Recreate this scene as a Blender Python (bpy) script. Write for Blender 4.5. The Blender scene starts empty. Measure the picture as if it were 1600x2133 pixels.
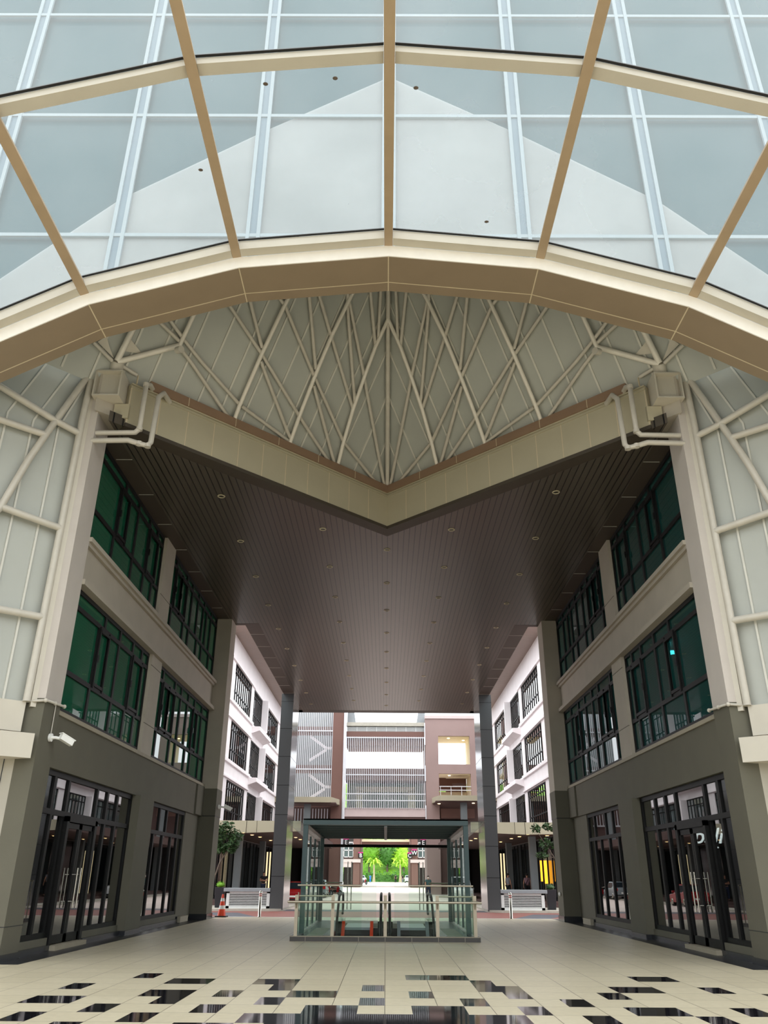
import bpy, bmesh, math, random
from mathutils import Vector, Matrix
random.seed(7)
PI = math.pi
SC = bpy.context.scene
COL = SC.collection

# ------------------------------------------------------------------ materials
def lin(c):
    return tuple((x / 12.92 if x <= 0.04045 else ((x + 0.055) / 1.055) ** 2.4) for x in c)

def hexc(r, g, b):
    return lin((r / 255., g / 255., b / 255.)) + (1.,)

MATS = {}
def mat(name, rgb, rough=.6, metal=0., var=.06, scale=3., bump=0., bscale=60., spec=.5, emit=None, estr=0.):
    m = bpy.data.materials.new(name); m.use_nodes = True
    nt = m.node_tree; bs = nt.nodes['Principled BSDF']
    bs.inputs['Roughness'].default_value = rough
    bs.inputs['Metallic'].default_value = metal
    bs.inputs['Specular IOR Level'].default_value = spec
    c = hexc(*rgb)
    tc = nt.nodes.new('ShaderNodeTexCoord')
    if var > 0:
        nz = nt.nodes.new('ShaderNodeTexNoise'); nz.inputs['Scale'].default_value = scale; nz.inputs['Detail'].default_value = 4
        nt.links.new(tc.outputs['Object'], nz.inputs['Vector'])
        rp = nt.nodes.new('ShaderNodeValToRGB')
        rp.color_ramp.elements[0].position = .3; rp.color_ramp.elements[1].position = .7
        rp.color_ramp.elements[0].color = tuple(x * (1 - var) for x in c[:3]) + (1,)
        rp.color_ramp.elements[1].color = tuple(min(1, x * (1 + var)) for x in c[:3]) + (1,)
        nt.links.new(nz.outputs['Fac'], rp.inputs['Fac'])
        nt.links.new(rp.outputs['Color'], bs.inputs['Base Color'])
    else:
        bs.inputs['Base Color'].default_value = c
    if bump > 0:
        n2 = nt.nodes.new('ShaderNodeTexNoise'); n2.inputs['Scale'].default_value = bscale
        nt.links.new(tc.outputs['Object'], n2.inputs['Vector'])
        bp = nt.nodes.new('ShaderNodeBump'); bp.inputs['Strength'].default_value = bump; bp.inputs['Distance'].default_value = .01
        nt.links.new(n2.outputs['Fac'], bp.inputs['Height']); nt.links.new(bp.outputs['Normal'], bs.inputs['Normal'])
    if emit:
        bs.inputs['Emission Color'].default_value = hexc(*emit); bs.inputs['Emission Strength'].default_value = estr
    MATS[name] = m
    return m

def stripe_mat(name, rgb, dark, axis, period, duty, rough=.55, off=0.):
    """boards or corrugations running along one axis: a thin dark gap every `period` metres"""
    m = bpy.data.materials.new(name); m.use_nodes = True
    nt = m.node_tree; bs = nt.nodes['Principled BSDF']; bs.inputs['Roughness'].default_value = rough
    tc = nt.nodes.new('ShaderNodeTexCoord'); sp = nt.nodes.new('ShaderNodeSeparateXYZ')
    nt.links.new(tc.outputs['Object'], sp.inputs[0])
    a = nt.nodes.new('ShaderNodeMath'); a.operation = 'ADD'; a.inputs[1].default_value = off + 1000 * period
    nt.links.new(sp.outputs[axis], a.inputs[0])
    d = nt.nodes.new('ShaderNodeMath'); d.operation = 'DIVIDE'; d.inputs[1].default_value = period
    nt.links.new(a.outputs[0], d.inputs[0])
    f = nt.nodes.new('ShaderNodeMath'); f.operation = 'FRACT'; nt.links.new(d.outputs[0], f.inputs[0])
    l = nt.nodes.new('ShaderNodeMath'); l.operation = 'LESS_THAN'; l.inputs[1].default_value = duty
    nt.links.new(f.outputs[0], l.inputs[0])
    nz = nt.nodes.new('ShaderNodeTexNoise'); nz.inputs['Scale'].default_value = .6
    nt.links.new(tc.outputs['Object'], nz.inputs['Vector'])
    mx0 = nt.nodes.new('ShaderNodeMix'); mx0.data_type = 'RGBA'
    c = hexc(*rgb)
    mx0.inputs[6].default_value = tuple(x * .9 for x in c[:3]) + (1,); mx0.inputs[7].default_value = tuple(x * 1.08 for x in c[:3]) + (1,)
    nt.links.new(nz.outputs['Fac'], mx0.inputs[0])
    mx = nt.nodes.new('ShaderNodeMix'); mx.data_type = 'RGBA'
    nt.links.new(l.outputs[0], mx.inputs[0]); nt.links.new(mx0.outputs[2], mx.inputs[6]); mx.inputs[7].default_value = hexc(*dark)
    nt.links.new(mx.outputs[2], bs.inputs['Base Color'])
    bp = nt.nodes.new('ShaderNodeBump'); bp.inputs['Strength'].default_value = .6; bp.inputs['Distance'].default_value = .02; bp.invert = True
    nt.links.new(l.outputs[0], bp.inputs['Height']); nt.links.new(bp.outputs['Normal'], bs.inputs['Normal'])
    MATS[name] = m
    return m

def tile_mat(name, rgb, rgb2, mortar, w, h, ox=0., oy=0., rough=.35, mort=.006, offset=0., spec=.5):
    m = bpy.data.materials.new(name); m.use_nodes = True
    nt = m.node_tree; bs = nt.nodes['Principled BSDF']; bs.inputs['Roughness'].default_value = rough
    bs.inputs['Specular IOR Level'].default_value = spec
    tc = nt.nodes.new('ShaderNodeTexCoord'); mp = nt.nodes.new('ShaderNodeMapping')
    mp.inputs['Location'].default_value = (ox, oy, 0)
    nt.links.new(tc.outputs['Object'], mp.inputs[0])
    br = nt.nodes.new('ShaderNodeTexBrick'); br.offset = offset; br.squash = 1
    br.inputs['Scale'].default_value = 1; br.inputs['Mortar Size'].default_value = mort; br.inputs['Mortar Smooth'].default_value = .1
    br.inputs['Brick Width'].default_value = w; br.inputs['Row Height'].default_value = h; br.inputs['Bias'].default_value = 0
    br.inputs['Color1'].default_value = hexc(*rgb); br.inputs['Color2'].default_value = hexc(*rgb2); br.inputs['Mortar'].default_value = hexc(*mortar)
    nt.links.new(mp.outputs[0], br.inputs['Vector'])
    nz = nt.nodes.new('ShaderNodeTexNoise'); nz.inputs['Scale'].default_value = 9; nz.inputs['Detail'].default_value = 6
    nt.links.new(tc.outputs['Object'], nz.inputs['Vector'])
    mx = nt.nodes.new('ShaderNodeMix'); mx.data_type = 'RGBA'; mx.blend_type = 'MULTIPLY'; mx.inputs[0].default_value = .25
    nt.links.new(br.outputs['Color'], mx.inputs[6]); nt.links.new(nz.outputs['Fac'], mx.inputs[7])
    nt.links.new(mx.outputs[2], bs.inputs['Base Color'])
    MATS[name] = m
    return m

def glass_mat(name, tint, haze=0., hazecol=(255, 255, 255), refl=1.0, ior=1.5, body=None, bodymix=0.):
    """clear or tinted pane: tinted see-through + fresnel mirror, optional translucent dirt film or coloured body"""
    m = bpy.data.materials.new(name); m.use_nodes = True
    nt = m.node_tree
    for n in list(nt.nodes):
        if n.type == 'BSDF_PRINCIPLED': nt.nodes.remove(n)
    out = [n for n in nt.nodes if n.type == 'OUTPUT_MATERIAL'][0]
    tr = nt.nodes.new('ShaderNodeBsdfTransparent'); tr.inputs[0].default_value = hexc(*tint)
    cur = tr.outputs[0]
    if haze > 0:
        tl = nt.nodes.new('ShaderNodeBsdfTranslucent'); tl.inputs[0].default_value = hexc(*hazecol)
        df = nt.nodes.new('ShaderNodeBsdfDiffuse'); df.inputs[0].default_value = hexc(*hazecol)
        a = nt.nodes.new('ShaderNodeMixShader'); a.inputs[0].default_value = .3
        nt.links.new(tl.outputs[0], a.inputs[1]); nt.links.new(df.outputs[0], a.inputs[2])
        tc = nt.nodes.new('ShaderNodeTexCoord'); nz = nt.nodes.new('ShaderNodeTexNoise'); nz.inputs['Scale'].default_value = .35; nz.inputs['Detail'].default_value = 5
        nt.links.new(tc.outputs['Object'], nz.inputs['Vector'])
        mr = nt.nodes.new('ShaderNodeMapRange'); mr.inputs[1].default_value = .3; mr.inputs[2].default_value = .7
        mr.inputs[3].default_value = haze * .85; mr.inputs[4].default_value = haze * 1.15
        nt.links.new(nz.outputs['Fac'], mr.inputs[0])
        b = nt.nodes.new('ShaderNodeMixShader'); nt.links.new(mr.outputs[0], b.inputs[0])
        nt.links.new(cur, b.inputs[1]); nt.links.new(a.outputs[0], b.inputs[2]); cur = b.outputs[0]
    if body:
        df = nt.nodes.new('ShaderNodeBsdfDiffuse'); df.inputs[0].default_value = hexc(*body)
        b = nt.nodes.new('ShaderNodeMixShader'); b.inputs[0].default_value = bodymix
        nt.links.new(cur, b.inputs[1]); nt.links.new(df.outputs[0], b.inputs[2]); cur = b.outputs[0]
    if refl > 0:
        gl = nt.nodes.new('ShaderNodeBsdfGlossy'); gl.inputs['Roughness'].default_value = 0.0
        fr = nt.nodes.new('ShaderNodeFresnel'); ge = nt.nodes.new('ShaderNodeNewGeometry')
        io = nt.nodes.new('ShaderNodeMapRange'); io.inputs[3].default_value = ior; io.inputs[4].default_value = 1. / ior   # both faces of a thin pane reflect alike
        nt.links.new(ge.outputs['Backfacing'], io.inputs[0]); nt.links.new(io.outputs[0], fr.inputs[0])
        mu = nt.nodes.new('ShaderNodeMath'); mu.operation = 'MULTIPLY'; mu.inputs[1].default_value = refl; mu.use_clamp = True
        nt.links.new(fr.outputs[0], mu.inputs[0])
        b = nt.nodes.new('ShaderNodeMixShader'); nt.links.new(mu.outputs[0], b.inputs[0])
        nt.links.new(cur, b.inputs[1]); nt.links.new(gl.outputs[0], b.inputs[2]); cur = b.outputs[0]
    nt.links.new(cur, out.inputs['Surface'])
    MATS[name] = m
    return m

def emat(name, rgb, s):
    m = bpy.data.materials.new(name); m.use_nodes = True
    nt = m.node_tree; bs = nt.nodes['Principled BSDF']
    bs.inputs['Base Color'].default_value = hexc(*rgb)
    bs.inputs['Emission Color'].default_value = hexc(*rgb); bs.inputs['Emission Strength'].default_value = s
    MATS[name] = m
    return m

mat('cream_metal', (194, 187, 172), .38, 0, .03, 2)
mat('beam_beige', (142, 125, 103), .45, 0, .04, 1.5)
mat('joint_pale', (205, 190, 160), .6, 0, .02)
mat('tube_bright', (224, 218, 206), .3, 0, .04, 4)  # lighter copy of the tube paint, light from above put into the colour
mat('mullion_paint', (146, 162, 168), .5, 0, .03, 3)
mat('rib_tan', (172, 150, 122), .45, 0, .05, 2)
mat('steel_blue', (96, 122, 136), .5, 0, .03, 3)
mat('strip_white', (247, 243, 236), .4, 0, .03, 3)
mat('tube_paint', (192, 186, 174), .35, 0, .05, 4)
mat('panel_grey', (170, 172, 165), .5, 0, .04, .8)
mat('batten', (202, 200, 190), .5, 0, .04, 3)
mat('wall_light', (170, 162, 148), .75, 0, .05, 1.2, .15, 90)
mat('wall_dark', (94, 91, 78), .8, 0, .05, 1.2, .15, 90)
mat('plaster_pale', (168, 163, 150), .8, 0, .06, 1.5, .2, 70)
mat('pillar_light', (190, 182, 174), .7, 0, .04, 1.2, .15, 90)
mat('sill_stone', (152, 144, 126), .7, 0, .05, 3)
mat('black_tile', (38, 40, 44), .25, 0, .1, 2)
mat('frame_black', (15, 15, 15), .55, 0, .05, 5, spec=.25)
mat('fascia', (176, 168, 144), .5, 0, .04, 1)
mat('coping', (138, 112, 90), .55, 0, .05, 2)
mat('soffit_margin', (66, 58, 48), .55, 0, .05, 1)
stripe_mat('soffit_boards', (80, 73, 63), (16, 14, 12), 0, .19, .16, .3)
stripe_mat('eave_boards', (150, 132, 122), (96, 84, 78), 1, .45, .1)
mat('steel_teal', (66, 84, 86), .35, .2, .05, 3)
stripe_mat('deck_teal', (40, 60, 62), (14, 22, 24), 1, .33, .3, .4)
mat('stainless', (200, 196, 186), .22, 1., .03, 8)
mat('satin_steel', (190, 180, 160), .35, .7, .04, 8)
mat('granite', (72, 74, 75), .14, 0, .10, 40)
mat('black_gloss', (16, 16, 18), .2, 0, 0)
mat('rubber', (20, 20, 22), .5, 0, .1, 6)
mat('orange', (236, 72, 30), .45, 0, .04, 4)
mat('white_paint', (236, 236, 232), .5, 0, .03, 3)
mat('louvre_white', (214, 216, 214), .45, 0, .03, 3)
mat('slab_grey', (140, 146, 150), .4, 0, .06, 3)
mat('concrete', (176, 172, 160), .85, 0, .08, 3, .2, 40)
mat('white_wall', (244, 238, 240), .8, 0, .03, 1)
mat('mauve', (152, 130, 126), .8, 0, .04, .6)
mat('brown_wall', (114, 84, 76), .8, 0, .05, .6)
mat('brown_dark', (84, 62, 58), .8, 0, .05, .6)
mat('pink_wall', (204, 186, 184), .8, 0, .04, .8)
mat('cream_wall', (232, 222, 190), .8, 0, .04, .8)
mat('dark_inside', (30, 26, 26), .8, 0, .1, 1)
mat('room_grey', (98, 96, 92), .8, 0, .08, 1)
mat('curtain_green', (140, 166, 150), .9, 0, .1, 6)
mat('curtain_blue', (126, 140, 158), .9, 0, .1, 6)
mat('leaf', (46, 76, 34), .6, 0, .3, 5)
mat('leaf_bright', (158, 200, 48), .6, 0, .35, .6)
mat('leaf_mid', (112, 164, 38), .6, 0, .35, .6)
mat('leaf_deep', (62, 116, 34), .6, 0, .35, .8)
mat('bark', (96, 84, 74), .9, 0, .15, 8)
mat('palm_bark', (172, 158, 128), .9, 0, .12, 4)
mat('soil', (60, 50, 40), .9, 0, .2, 10)
mat('pot_black', (30, 31, 36), .4, 0, .05, 4)
mat('sign_black', (14, 12, 16), .4, 0, 0)
mat('sign_magenta', (206, 40, 128), .5, 0, 0)
mat('sign_white', (245, 245, 245), .5, 0, 0)
mat('car_red', (150, 18, 24), .2, 0, .03); mat('car_white', (226, 230, 234), .2, 0, .02); mat('car_yellow', (238, 190, 10), .2, 0, .03)
mat('car_grey', (150, 160, 166), .25, .3, .02)
mat('car_glass', (30, 40, 46), .08, 0, 0)
mat('tyre', (22, 22, 22), .8, 0, .1)
mat('lamp_red', (190, 20, 24), .3, 0, 0); mat('lamp_clear', (225, 230, 235), .2, 0, 0)
mat('skin', (176, 128, 104), .6, 0, .05); mat('hair_black', (22, 18, 18), .6, 0, .1)
mat('cloth_black', (24, 24, 28), .9, 0, .1); mat('cloth_teal', (56, 84, 86), .9, 0, .1); mat('cloth_blue', (30, 120, 200), .9, 0, .1)
mat('cloth_mauve', (150, 118, 128), .9, 0, .1); mat('cloth_navy', (30, 40, 66), .9, 0, .1); mat('cloth_grey', (120, 120, 126), .9, 0, .1)
mat('grey_tower', (120, 126, 128), .6, 0, .06, 1)
mat('pvc_white', (214, 216, 222), .4, 0, .03, 3)
tile_mat('floor_tile', (200, 190, 164), (193, 183, 157), (90, 82, 70), .72, .745, rough=.42, mort=.005)
mat('tile_black', (20, 19, 24), .05, 0, .2, 3)
tile_mat('tile_border', (34, 36, 42), (30, 32, 38), (14, 14, 16), .6, .6, rough=.3, mort=.006)
tile_mat('kerb_tile', (74, 72, 70), (70, 68, 66), (130, 124, 112), .72, .5, ox=0, rough=.3, mort=.01)
tile_mat('brick_red', (150, 84, 72), (132, 74, 66), (110, 76, 66), .22, .11, rough=.6, mort=.008, offset=.5)
tile_mat('brick_grey', (92, 94, 104), (80, 82, 92), (60, 60, 66), .22, .11, rough=.6, mort=.008, offset=.5)
mat('road', (206, 192, 184), .8, 0, .06, .5)
emat('warm_lamp', (255, 224, 160), 8.); emat('cool_lamp', (235, 245, 255), 70.); emat('sign_glow', (250, 252, 255), 3.)
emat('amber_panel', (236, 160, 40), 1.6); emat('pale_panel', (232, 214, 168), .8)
mat('lens_dark', (60, 56, 44), .3, 0, 0); mat('ring_metal', (200, 190, 160), .4, 0, 0)
glass_mat('vault_glass', (228, 233, 234), .24, (228, 232, 232), .12)
glass_mat('screen_glass', (112, 160, 166), 0, refl=.3, body=(58, 94, 102), bodymix=.88)
glass_mat('gable_frost', (225, 230, 230), .9, (232, 236, 236), .0)
glass_mat('shop_glass', (186, 192, 190), 0, refl=2.4, ior=1.5)
glass_mat('green_glass', (70, 140, 112), 0, refl=1.2, body=(36, 130, 96), bodymix=.4)
glass_mat('teal_glass', (70, 130, 130), 0, refl=1.2, body=(28, 96, 92), bodymix=.4)
glass_mat('far_glass', (110, 130, 132), 0, refl=3.0, body=(136, 156, 158), bodymix=.55)
glass_mat('rail_glass', (246, 252, 249), 0, refl=.3)

# ------------------------------------------------------------------ mesh builder
LOC = {}
class MB:
    def __init__(s): s.v = []; s.f = []; s.m = []; s.sm = []
    def add(s, vs, fs, mi=0, smooth=False):
        b = len(s.v); s.v += [tuple(x) for x in vs]
        for f in fs: s.f.append(tuple(b + i for i in f)); s.m.append(mi); s.sm.append(smooth)
        return s
    def box(s, x0, x1, y0, y1, z0, z1, mi=0):
        x0, x1 = min(x0, x1), max(x0, x1); y0, y1 = min(y0, y1), max(y0, y1); z0, z1 = min(z0, z1), max(z0, z1)
        v = [(x0, y0, z0), (x1, y0, z0), (x1, y1, z0), (x0, y1, z0), (x0, y0, z1), (x1, y0, z1), (x1, y1, z1), (x0, y1, z1)]
        return s.add(v, [(0, 3, 2, 1), (4, 5, 6, 7), (0, 1, 5, 4), (1, 2, 6, 5), (2, 3, 7, 6), (3, 0, 4, 7)], mi)
    def hexa(s, p, mi=0):
        return s.add(p, [(0, 3, 2, 1), (4, 5, 6, 7), (0, 1, 5, 4), (1, 2, 6, 5), (2, 3, 7, 6), (3, 0, 4, 7)], mi)
    def prism(s, poly, d, mi=0):
        """poly: 3-D points, extruded by vector d"""
        n = len(poly); d = Vector(d); a = [Vector(p) for p in poly]; b = [p + d for p in a]
        return s.add(a + b, [tuple(range(n))[::-1], tuple(range(n, 2 * n))] + [(i, (i + 1) % n, n + (i + 1) % n, n + i) for i in range(n)], mi)
    def bar(s, p, q, w, h, up=(0, 0, 1), mi=0):
        """rectangular bar from p to q"""
        p, q = Vector(p), Vector(q); d = (q - p).normalized(); up = Vector(up)
        if abs(d.dot(up)) > .98: up = Vector((0, 1, 0))
        r = d.cross(up).normalized(); u = r.cross(d).normalized()
        c = [(-w / 2, -h / 2), (w / 2, -h / 2), (w / 2, h / 2), (-w / 2, h / 2)]
        return s.hexa([p + r * a + u * b for a, b in c] + [q + r * a + u * b for a, b in c], mi)
    def tube(s, pts, r, n=10, mi=0, cap=True):
        pts = [Vector(p) for p in pts]; k = len(pts); rings = []
        rr = r if isinstance(r, (list, tuple)) else [r] * k
        prev = None
        for i in range(k):
            if i == 0: t = pts[1] - pts[0]
            elif i == k - 1: t = pts[-1] - pts[-2]
            else: t = (pts[i + 1] - pts[i]).normalized() + (pts[i] - pts[i - 1]).normalized()
            t = t.normalized() if t.length > 1e-9 else Vector((0, 0, 1))
            if prev is None:
                ref = Vector((0, 0, 1)) if abs(t.z) < .9 else Vector((1, 0, 0))
                a = t.cross(ref).normalized()
            else:
                a = (prev - t * prev.dot(t)).normalized()
            prev = a; b = t.cross(a)
            rings.append([pts[i] + (a * math.cos(2 * PI * j / n) + b * math.sin(2 * PI * j / n)) * rr[i] for j in range(n)])
        v = [p for ring in rings for p in ring]
        f = [(i * n + j, i * n + (j + 1) % n, (i + 1) * n + (j + 1) % n, (i + 1) * n + j) for i in range(k - 1) for j in range(n)]
        s.add(v, f, mi, True)
        if cap:
            s.add(rings[0], [tuple(range(n))[::-1]], mi); s.add(rings[-1], [tuple(range(n))], mi)
        return s
    def lathe(s, prof, c=(0, 0, 0), n=20, mi=0, ax='z'):
        v = []; k = len(prof)
        for r, z in prof:
            for j in range(n):
                a = 2 * PI * j / n; p = (r * math.cos(a), r * math.sin(a), z)
                if ax == 'y': p = (p[0], p[2], p[1])
                if ax == 'x': p = (p[2], p[0], p[1])
                v.append((p[0] + c[0], p[1] + c[1], p[2] + c[2]))
        f = [(i * n + j, i * n + (j + 1) % n, (i + 1) * n + (j + 1) % n, (i + 1) * n + j) for i in range(k - 1) for j in range(n)]
        return s.add(v, f, mi, True)
    def ball(s, c, r, n=12, m=8, mi=0, jit=0.):
        rx, ry, rz = r if isinstance(r, (tuple, list)) else (r, r, r)
        v = [(c[0], c[1], c[2] - rz)]
        for i in range(1, m):
            t = -PI / 2 + PI * i / m
            for j in range(n):
                a = 2 * PI * j / n; q = 1 + jit * (random.random() - .5)
                v.append((c[0] + rx * q * math.cos(t) * math.cos(a), c[1] + ry * q * math.cos(t) * math.sin(a), c[2] + rz * q * math.sin(t)))
        v.append((c[0], c[1], c[2] + rz)); L = len(v) - 1
        f = [(0, 1 + (j + 1) % n, 1 + j) for j in range(n)]
        for i in range(m - 2):
            f += [(1 + i * n + j, 1 + i * n + (j + 1) % n, 1 + (i + 1) * n + (j + 1) % n, 1 + (i + 1) * n + j) for j in range(n)]
        b = 1 + (m - 2) * n
        f += [(b + j, b + (j + 1) % n, L) for j in range(n)]
        return s.add(v, f, mi, True)
    def leafcloud(s, c, r, count, size, mi=0, seed=0):
        rnd = random.Random(seed)
        for _ in range(count):
            while True:
                d = Vector((rnd.uniform(-1, 1), rnd.uniform(-1, 1), rnd.uniform(-1, 1)))
                if .25 < d.length < 1: break
            d = d.normalized() * (rnd.random() ** .4)
            p = Vector((c[0] + d.x * r[0], c[1] + d.y * r[1], c[2] + d.z * r[2]))
            a = Vector((rnd.uniform(-1, 1), rnd.uniform(-1, 1), rnd.uniform(-.6, .6))).normalized()
            b = a.cross(Vector((rnd.uniform(-1, 1), rnd.uniform(-1, 1), rnd.uniform(-1, 1)))).normalized()
            L = size * rnd.uniform(.7, 1.3)
            s.add([p - a * L, p + b * L * .35, p + a * L, p - b * L * .35], [(0, 1, 2, 3)], mi)
        return s
    def mirror(s):
        """the same shapes mirrored across the passage's centre plane"""
        o = MB(); o.v = [(-x, y, z) for x, y, z in s.v]; o.f = [tuple(reversed(f)) for f in s.f]; o.m = list(s.m); o.sm = list(s.sm)
        return o
    def build(s, name, mats, parent=None, bevel=0.):
        if not isinstance(mats, (list, tuple)): mats = [mats]
        loc = LOC[parent.name] if parent else Vector((0, 0, 0))
        me = bpy.data.meshes.new(name)
        me.from_pydata([(x - loc.x, y - loc.y, z - loc.z) for x, y, z in s.v], [], s.f)
        for m in mats: me.materials.append(MATS[m])
        me.polygons.foreach_set('material_index', s.m); me.polygons.foreach_set('use_smooth', s.sm)
        bm = bmesh.new(); bm.from_mesh(me); bmesh.ops.recalc_face_normals(bm, faces=bm.faces); bm.to_mesh(me); bm.free()
        me.update()
        o = bpy.data.objects.new(name, me); COL.objects.link(o)
        if parent: o.parent = parent
        LOC[o.name] = loc
        if bevel > 0:
            b = o.modifiers.new('edge', 'BEVEL'); b.width = bevel; b.segments = 2; b.limit_method = 'ANGLE'
        return o

def tag(o, label, cat, group=None, kind=None):
    o['label'] = label; o['category'] = cat
    if group: o['group'] = group
    if kind: o['kind'] = kind
    return o
def thing(name, label, cat, loc=(0, 0, 0), group=None, kind=None):
    o = bpy.data.objects.new(name, None); COL.objects.link(o); o.location = loc; o.empty_display_size = .2
    LOC[o.name] = Vector(loc)
    return tag(o, label, cat, group, kind)
def dup(o, loc=None, parent=None, rotz=None):
    c = o.copy(); COL.objects.link(c)
    if parent: c.parent = parent
    if loc is not None: c.location = loc
    if rotz is not None: c.rotation_euler = (0, 0, rotz)
    for ch in list(o.children): dup(ch, None, c)
    return c
SIDE = {-1: 'left', 1: 'right'}

# ================================================================== CAMERA
F_PX = 1655.
cx, cy = 800., 1066.5
upc = Vector((824 - cx, cy + 2540, -F_PX)).normalized()
fwc = Vector((803 - cx, -(1826 - cy), -F_PX)); fwc = (fwc - upc * fwc.dot(upc)).normalized()
rtc = fwc.cross(upc)
cam_d = bpy.data.cameras.new('camera'); cam = bpy.data.objects.new('camera', cam_d); COL.objects.link(cam)
cam_d.sensor_fit = 'HORIZONTAL'; cam_d.sensor_width = 36.; cam_d.lens = F_PX / 1600. * 36.; cam_d.clip_end = 1500
M = Matrix((rtc, fwc, upc)).to_4x4(); M.translation = Vector((0, 0, 1.6)); cam.matrix_world = M
SC.camera = cam

# ================================================================== SKY
W = bpy.data.worlds.new('overcast_sky'); SC.world = W; W.use_nodes = True
wn = W.node_tree; bg = wn.nodes['Background']
wtc = wn.nodes.new('ShaderNodeTexCoord'); wsp = wn.nodes.new('ShaderNodeSeparateXYZ'); wn.links.new(wtc.outputs['Generated'], wsp.inputs[0])
wr = wn.nodes.new('ShaderNodeValToRGB'); wn.links.new(wsp.outputs[2], wr.inputs[0])
wr.color_ramp.elements[0].position = 0.; wr.color_ramp.elements[0].color = (.80, .84, .88, 1)
wr.color_ramp.elements[1].position = .8; wr.color_ramp.elements[1].color = (1., 1., 1., 1)
wn.links.new(wr.outputs[0], bg.inputs[0]); bg.inputs[1].default_value = 2.1
SC.view_settings.view_transform = 'Standard'; SC.view_settings.look = 'None'; SC.view_settings.exposure = .65; SC.view_settings.gamma = 1.
SC.view_settings.use_curve_mapping = False
SC.cycles.max_bounces = 10; SC.cycles.transparent_max_bounces = 16; SC.cycles.diffuse_bounces = 5; SC.cycles.glossy_bounces = 5

# ================================================================== GROUND
EDGE = 38.1
f = MB()
for x0, x1, y0, y1 in ((-7.14, 7.14, -14, 9.0), (-7.14, -1.5, 24.55, 28.45), (1.5, 7.14, 24.55, 28.45), (-7.14, 7.14, 28.45, EDGE - .15), (-7.14, 7.14, 17.135, 24.55), (-30, -7.14, -14, 17.7), (7.14, 30, -14, 17.7)):
    f.box(x0, x1, y0, y1, -.3, 0, 0)
DARK = {22: [(-12, -11), (1, 4), (12, 14)], 21: [(-10, -8), (-6, -4), (4, 5)], 20: [(-14, -13), (-5, -4), (-1, 0), (4, 6), (10, 12), (14, 15)],
        19: [(-10, -8), (-7, -6), (-4, -2), (1, 2), (5, 6), (9, 10), (16, 17)], 18: [(-14, -12), (-9, -8), (-5, -4), (-1, 0), (3, 4), (7, 8)],
        17: [(-11, -10), (-7, -6), (-3, -1), (1, 3), (5, 6), (9, 11), (13, 14)], 16: [(-13, -12), (-9, -8), (-5, 5), (7, 8), (11, 12)],
        15: [(-11, -10), (-7, -5), (-4, 4), (6, 7), (9, 10)], 14: [(-12, -10), (-6, -3), (-1, 2), (5, 7)], 13: [(-9, -8), (-4, -2), (0, 3), (7, 9)]}
for r in range(13, 24):
    y0, y1 = (r - 1) * .745, r * .745
    if r == 13: f.box(-7.14, 7.14, 9.0, y0, -.3, 0, 0)
    dk = set(i for a, b in DARK.get(r, []) for i in range(a, b))
    i = -20
    while i < 20:
        j = i
        while j < 20 and ((j in dk) == (i in dk)): j += 1
        x0, x1 = max(-7.14, i * .36), min(7.14, j * .36)
        if x1 > x0: f.box(x0, x1, y0, y1, -.3, 0, 1 if i in dk else 0)
        i = j
flo = f.build('floor', ['floor_tile', 'tile_black'])
tag(flo, 'cream tiled plaza floor with scattered polished black tiles', 'floor', kind='structure')
b = MB()
for s in (-1, 1): b.box(s * 7.14, s * 8.4, 17.7, EDGE - .15, -.3, .002)
tag(b.build('trim_1', 'tile_border'), 'black tile border along the foot of both facades', 'floor trim', kind='structure')
b = MB(); b.box(-9.5, 9.5, EDGE - .15, EDGE, -.4, .004)
tag(b.build('trim_2', 'white_paint'), 'pale edging strip where the plaza steps down to the brick street', 'kerb edging', kind='structure')
b = MB(); b.box(-60, 60, EDGE, 80, -.6, -.27, 0)
for s in (-1, 1):
    b.prism([(s * 4.2, EDGE, -.268), (s * 5.6, EDGE, -.268), (s * 10.2, 49.4, -.268), (s * 8.2, 49.4, -.268)], (0, 0, .004), 1)
b.box(-6, 6, 52, 54, -.4, -.266, 1); b.box(-60, 60, EDGE, EDGE + .35, -.4, -.266, 1)
tag(b.build('street', ['brick_red', 'brick_grey']), 'red brick cross street with grey brick bands behind the plaza', 'street', kind='structure')
b = MB()
b.prism([(-6.2, 54, -.262), (6.2, 54, -.262), (6.2, 80, -.262), (-6.2, 80, -.262)], (0, 0, .01))
b.prism([(-60, 80, -.27), (60, 80, -.27), (60, 150, .3), (-60, 150, .3)], (0, 0, -.3)); b.box(-60, 60, 150, 235, 0, .3)
tag(b.build('road', 'road'), 'pale concrete road running back to the green hillside', 'road', kind='structure')
b = MB(); b.box(-200, 200, -140, -14, -.5, -.02); b.box(-200, -30, -14, 40, -.5, -.02); b.box(30, 200, -14, 40, -.5, -.02)
tag(b.build('ground', 'concrete'), 'grey paved ground around the plaza', 'ground', kind='structure')

bb = thing('wall_back', 'long taupe office facade facing the plaza from behind the viewpoint', 'building', (0, -48, 0), kind='structure')  # unseen block, added to darken what the glass reflects
b = MB(); b.box(-70, 70, -56, -48, -.1, 15); b.build('facade', 'brown_dark', bb)
b = MB()
for z in (1.0, 5.2, 9.4):
    for k in range(22): b.box(-66 + 6.1 * k, -62 + 6.1 * k, -48.02, -47.98, z, z + 2.9)
b.build('window_band', 'car_glass', bb)

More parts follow.
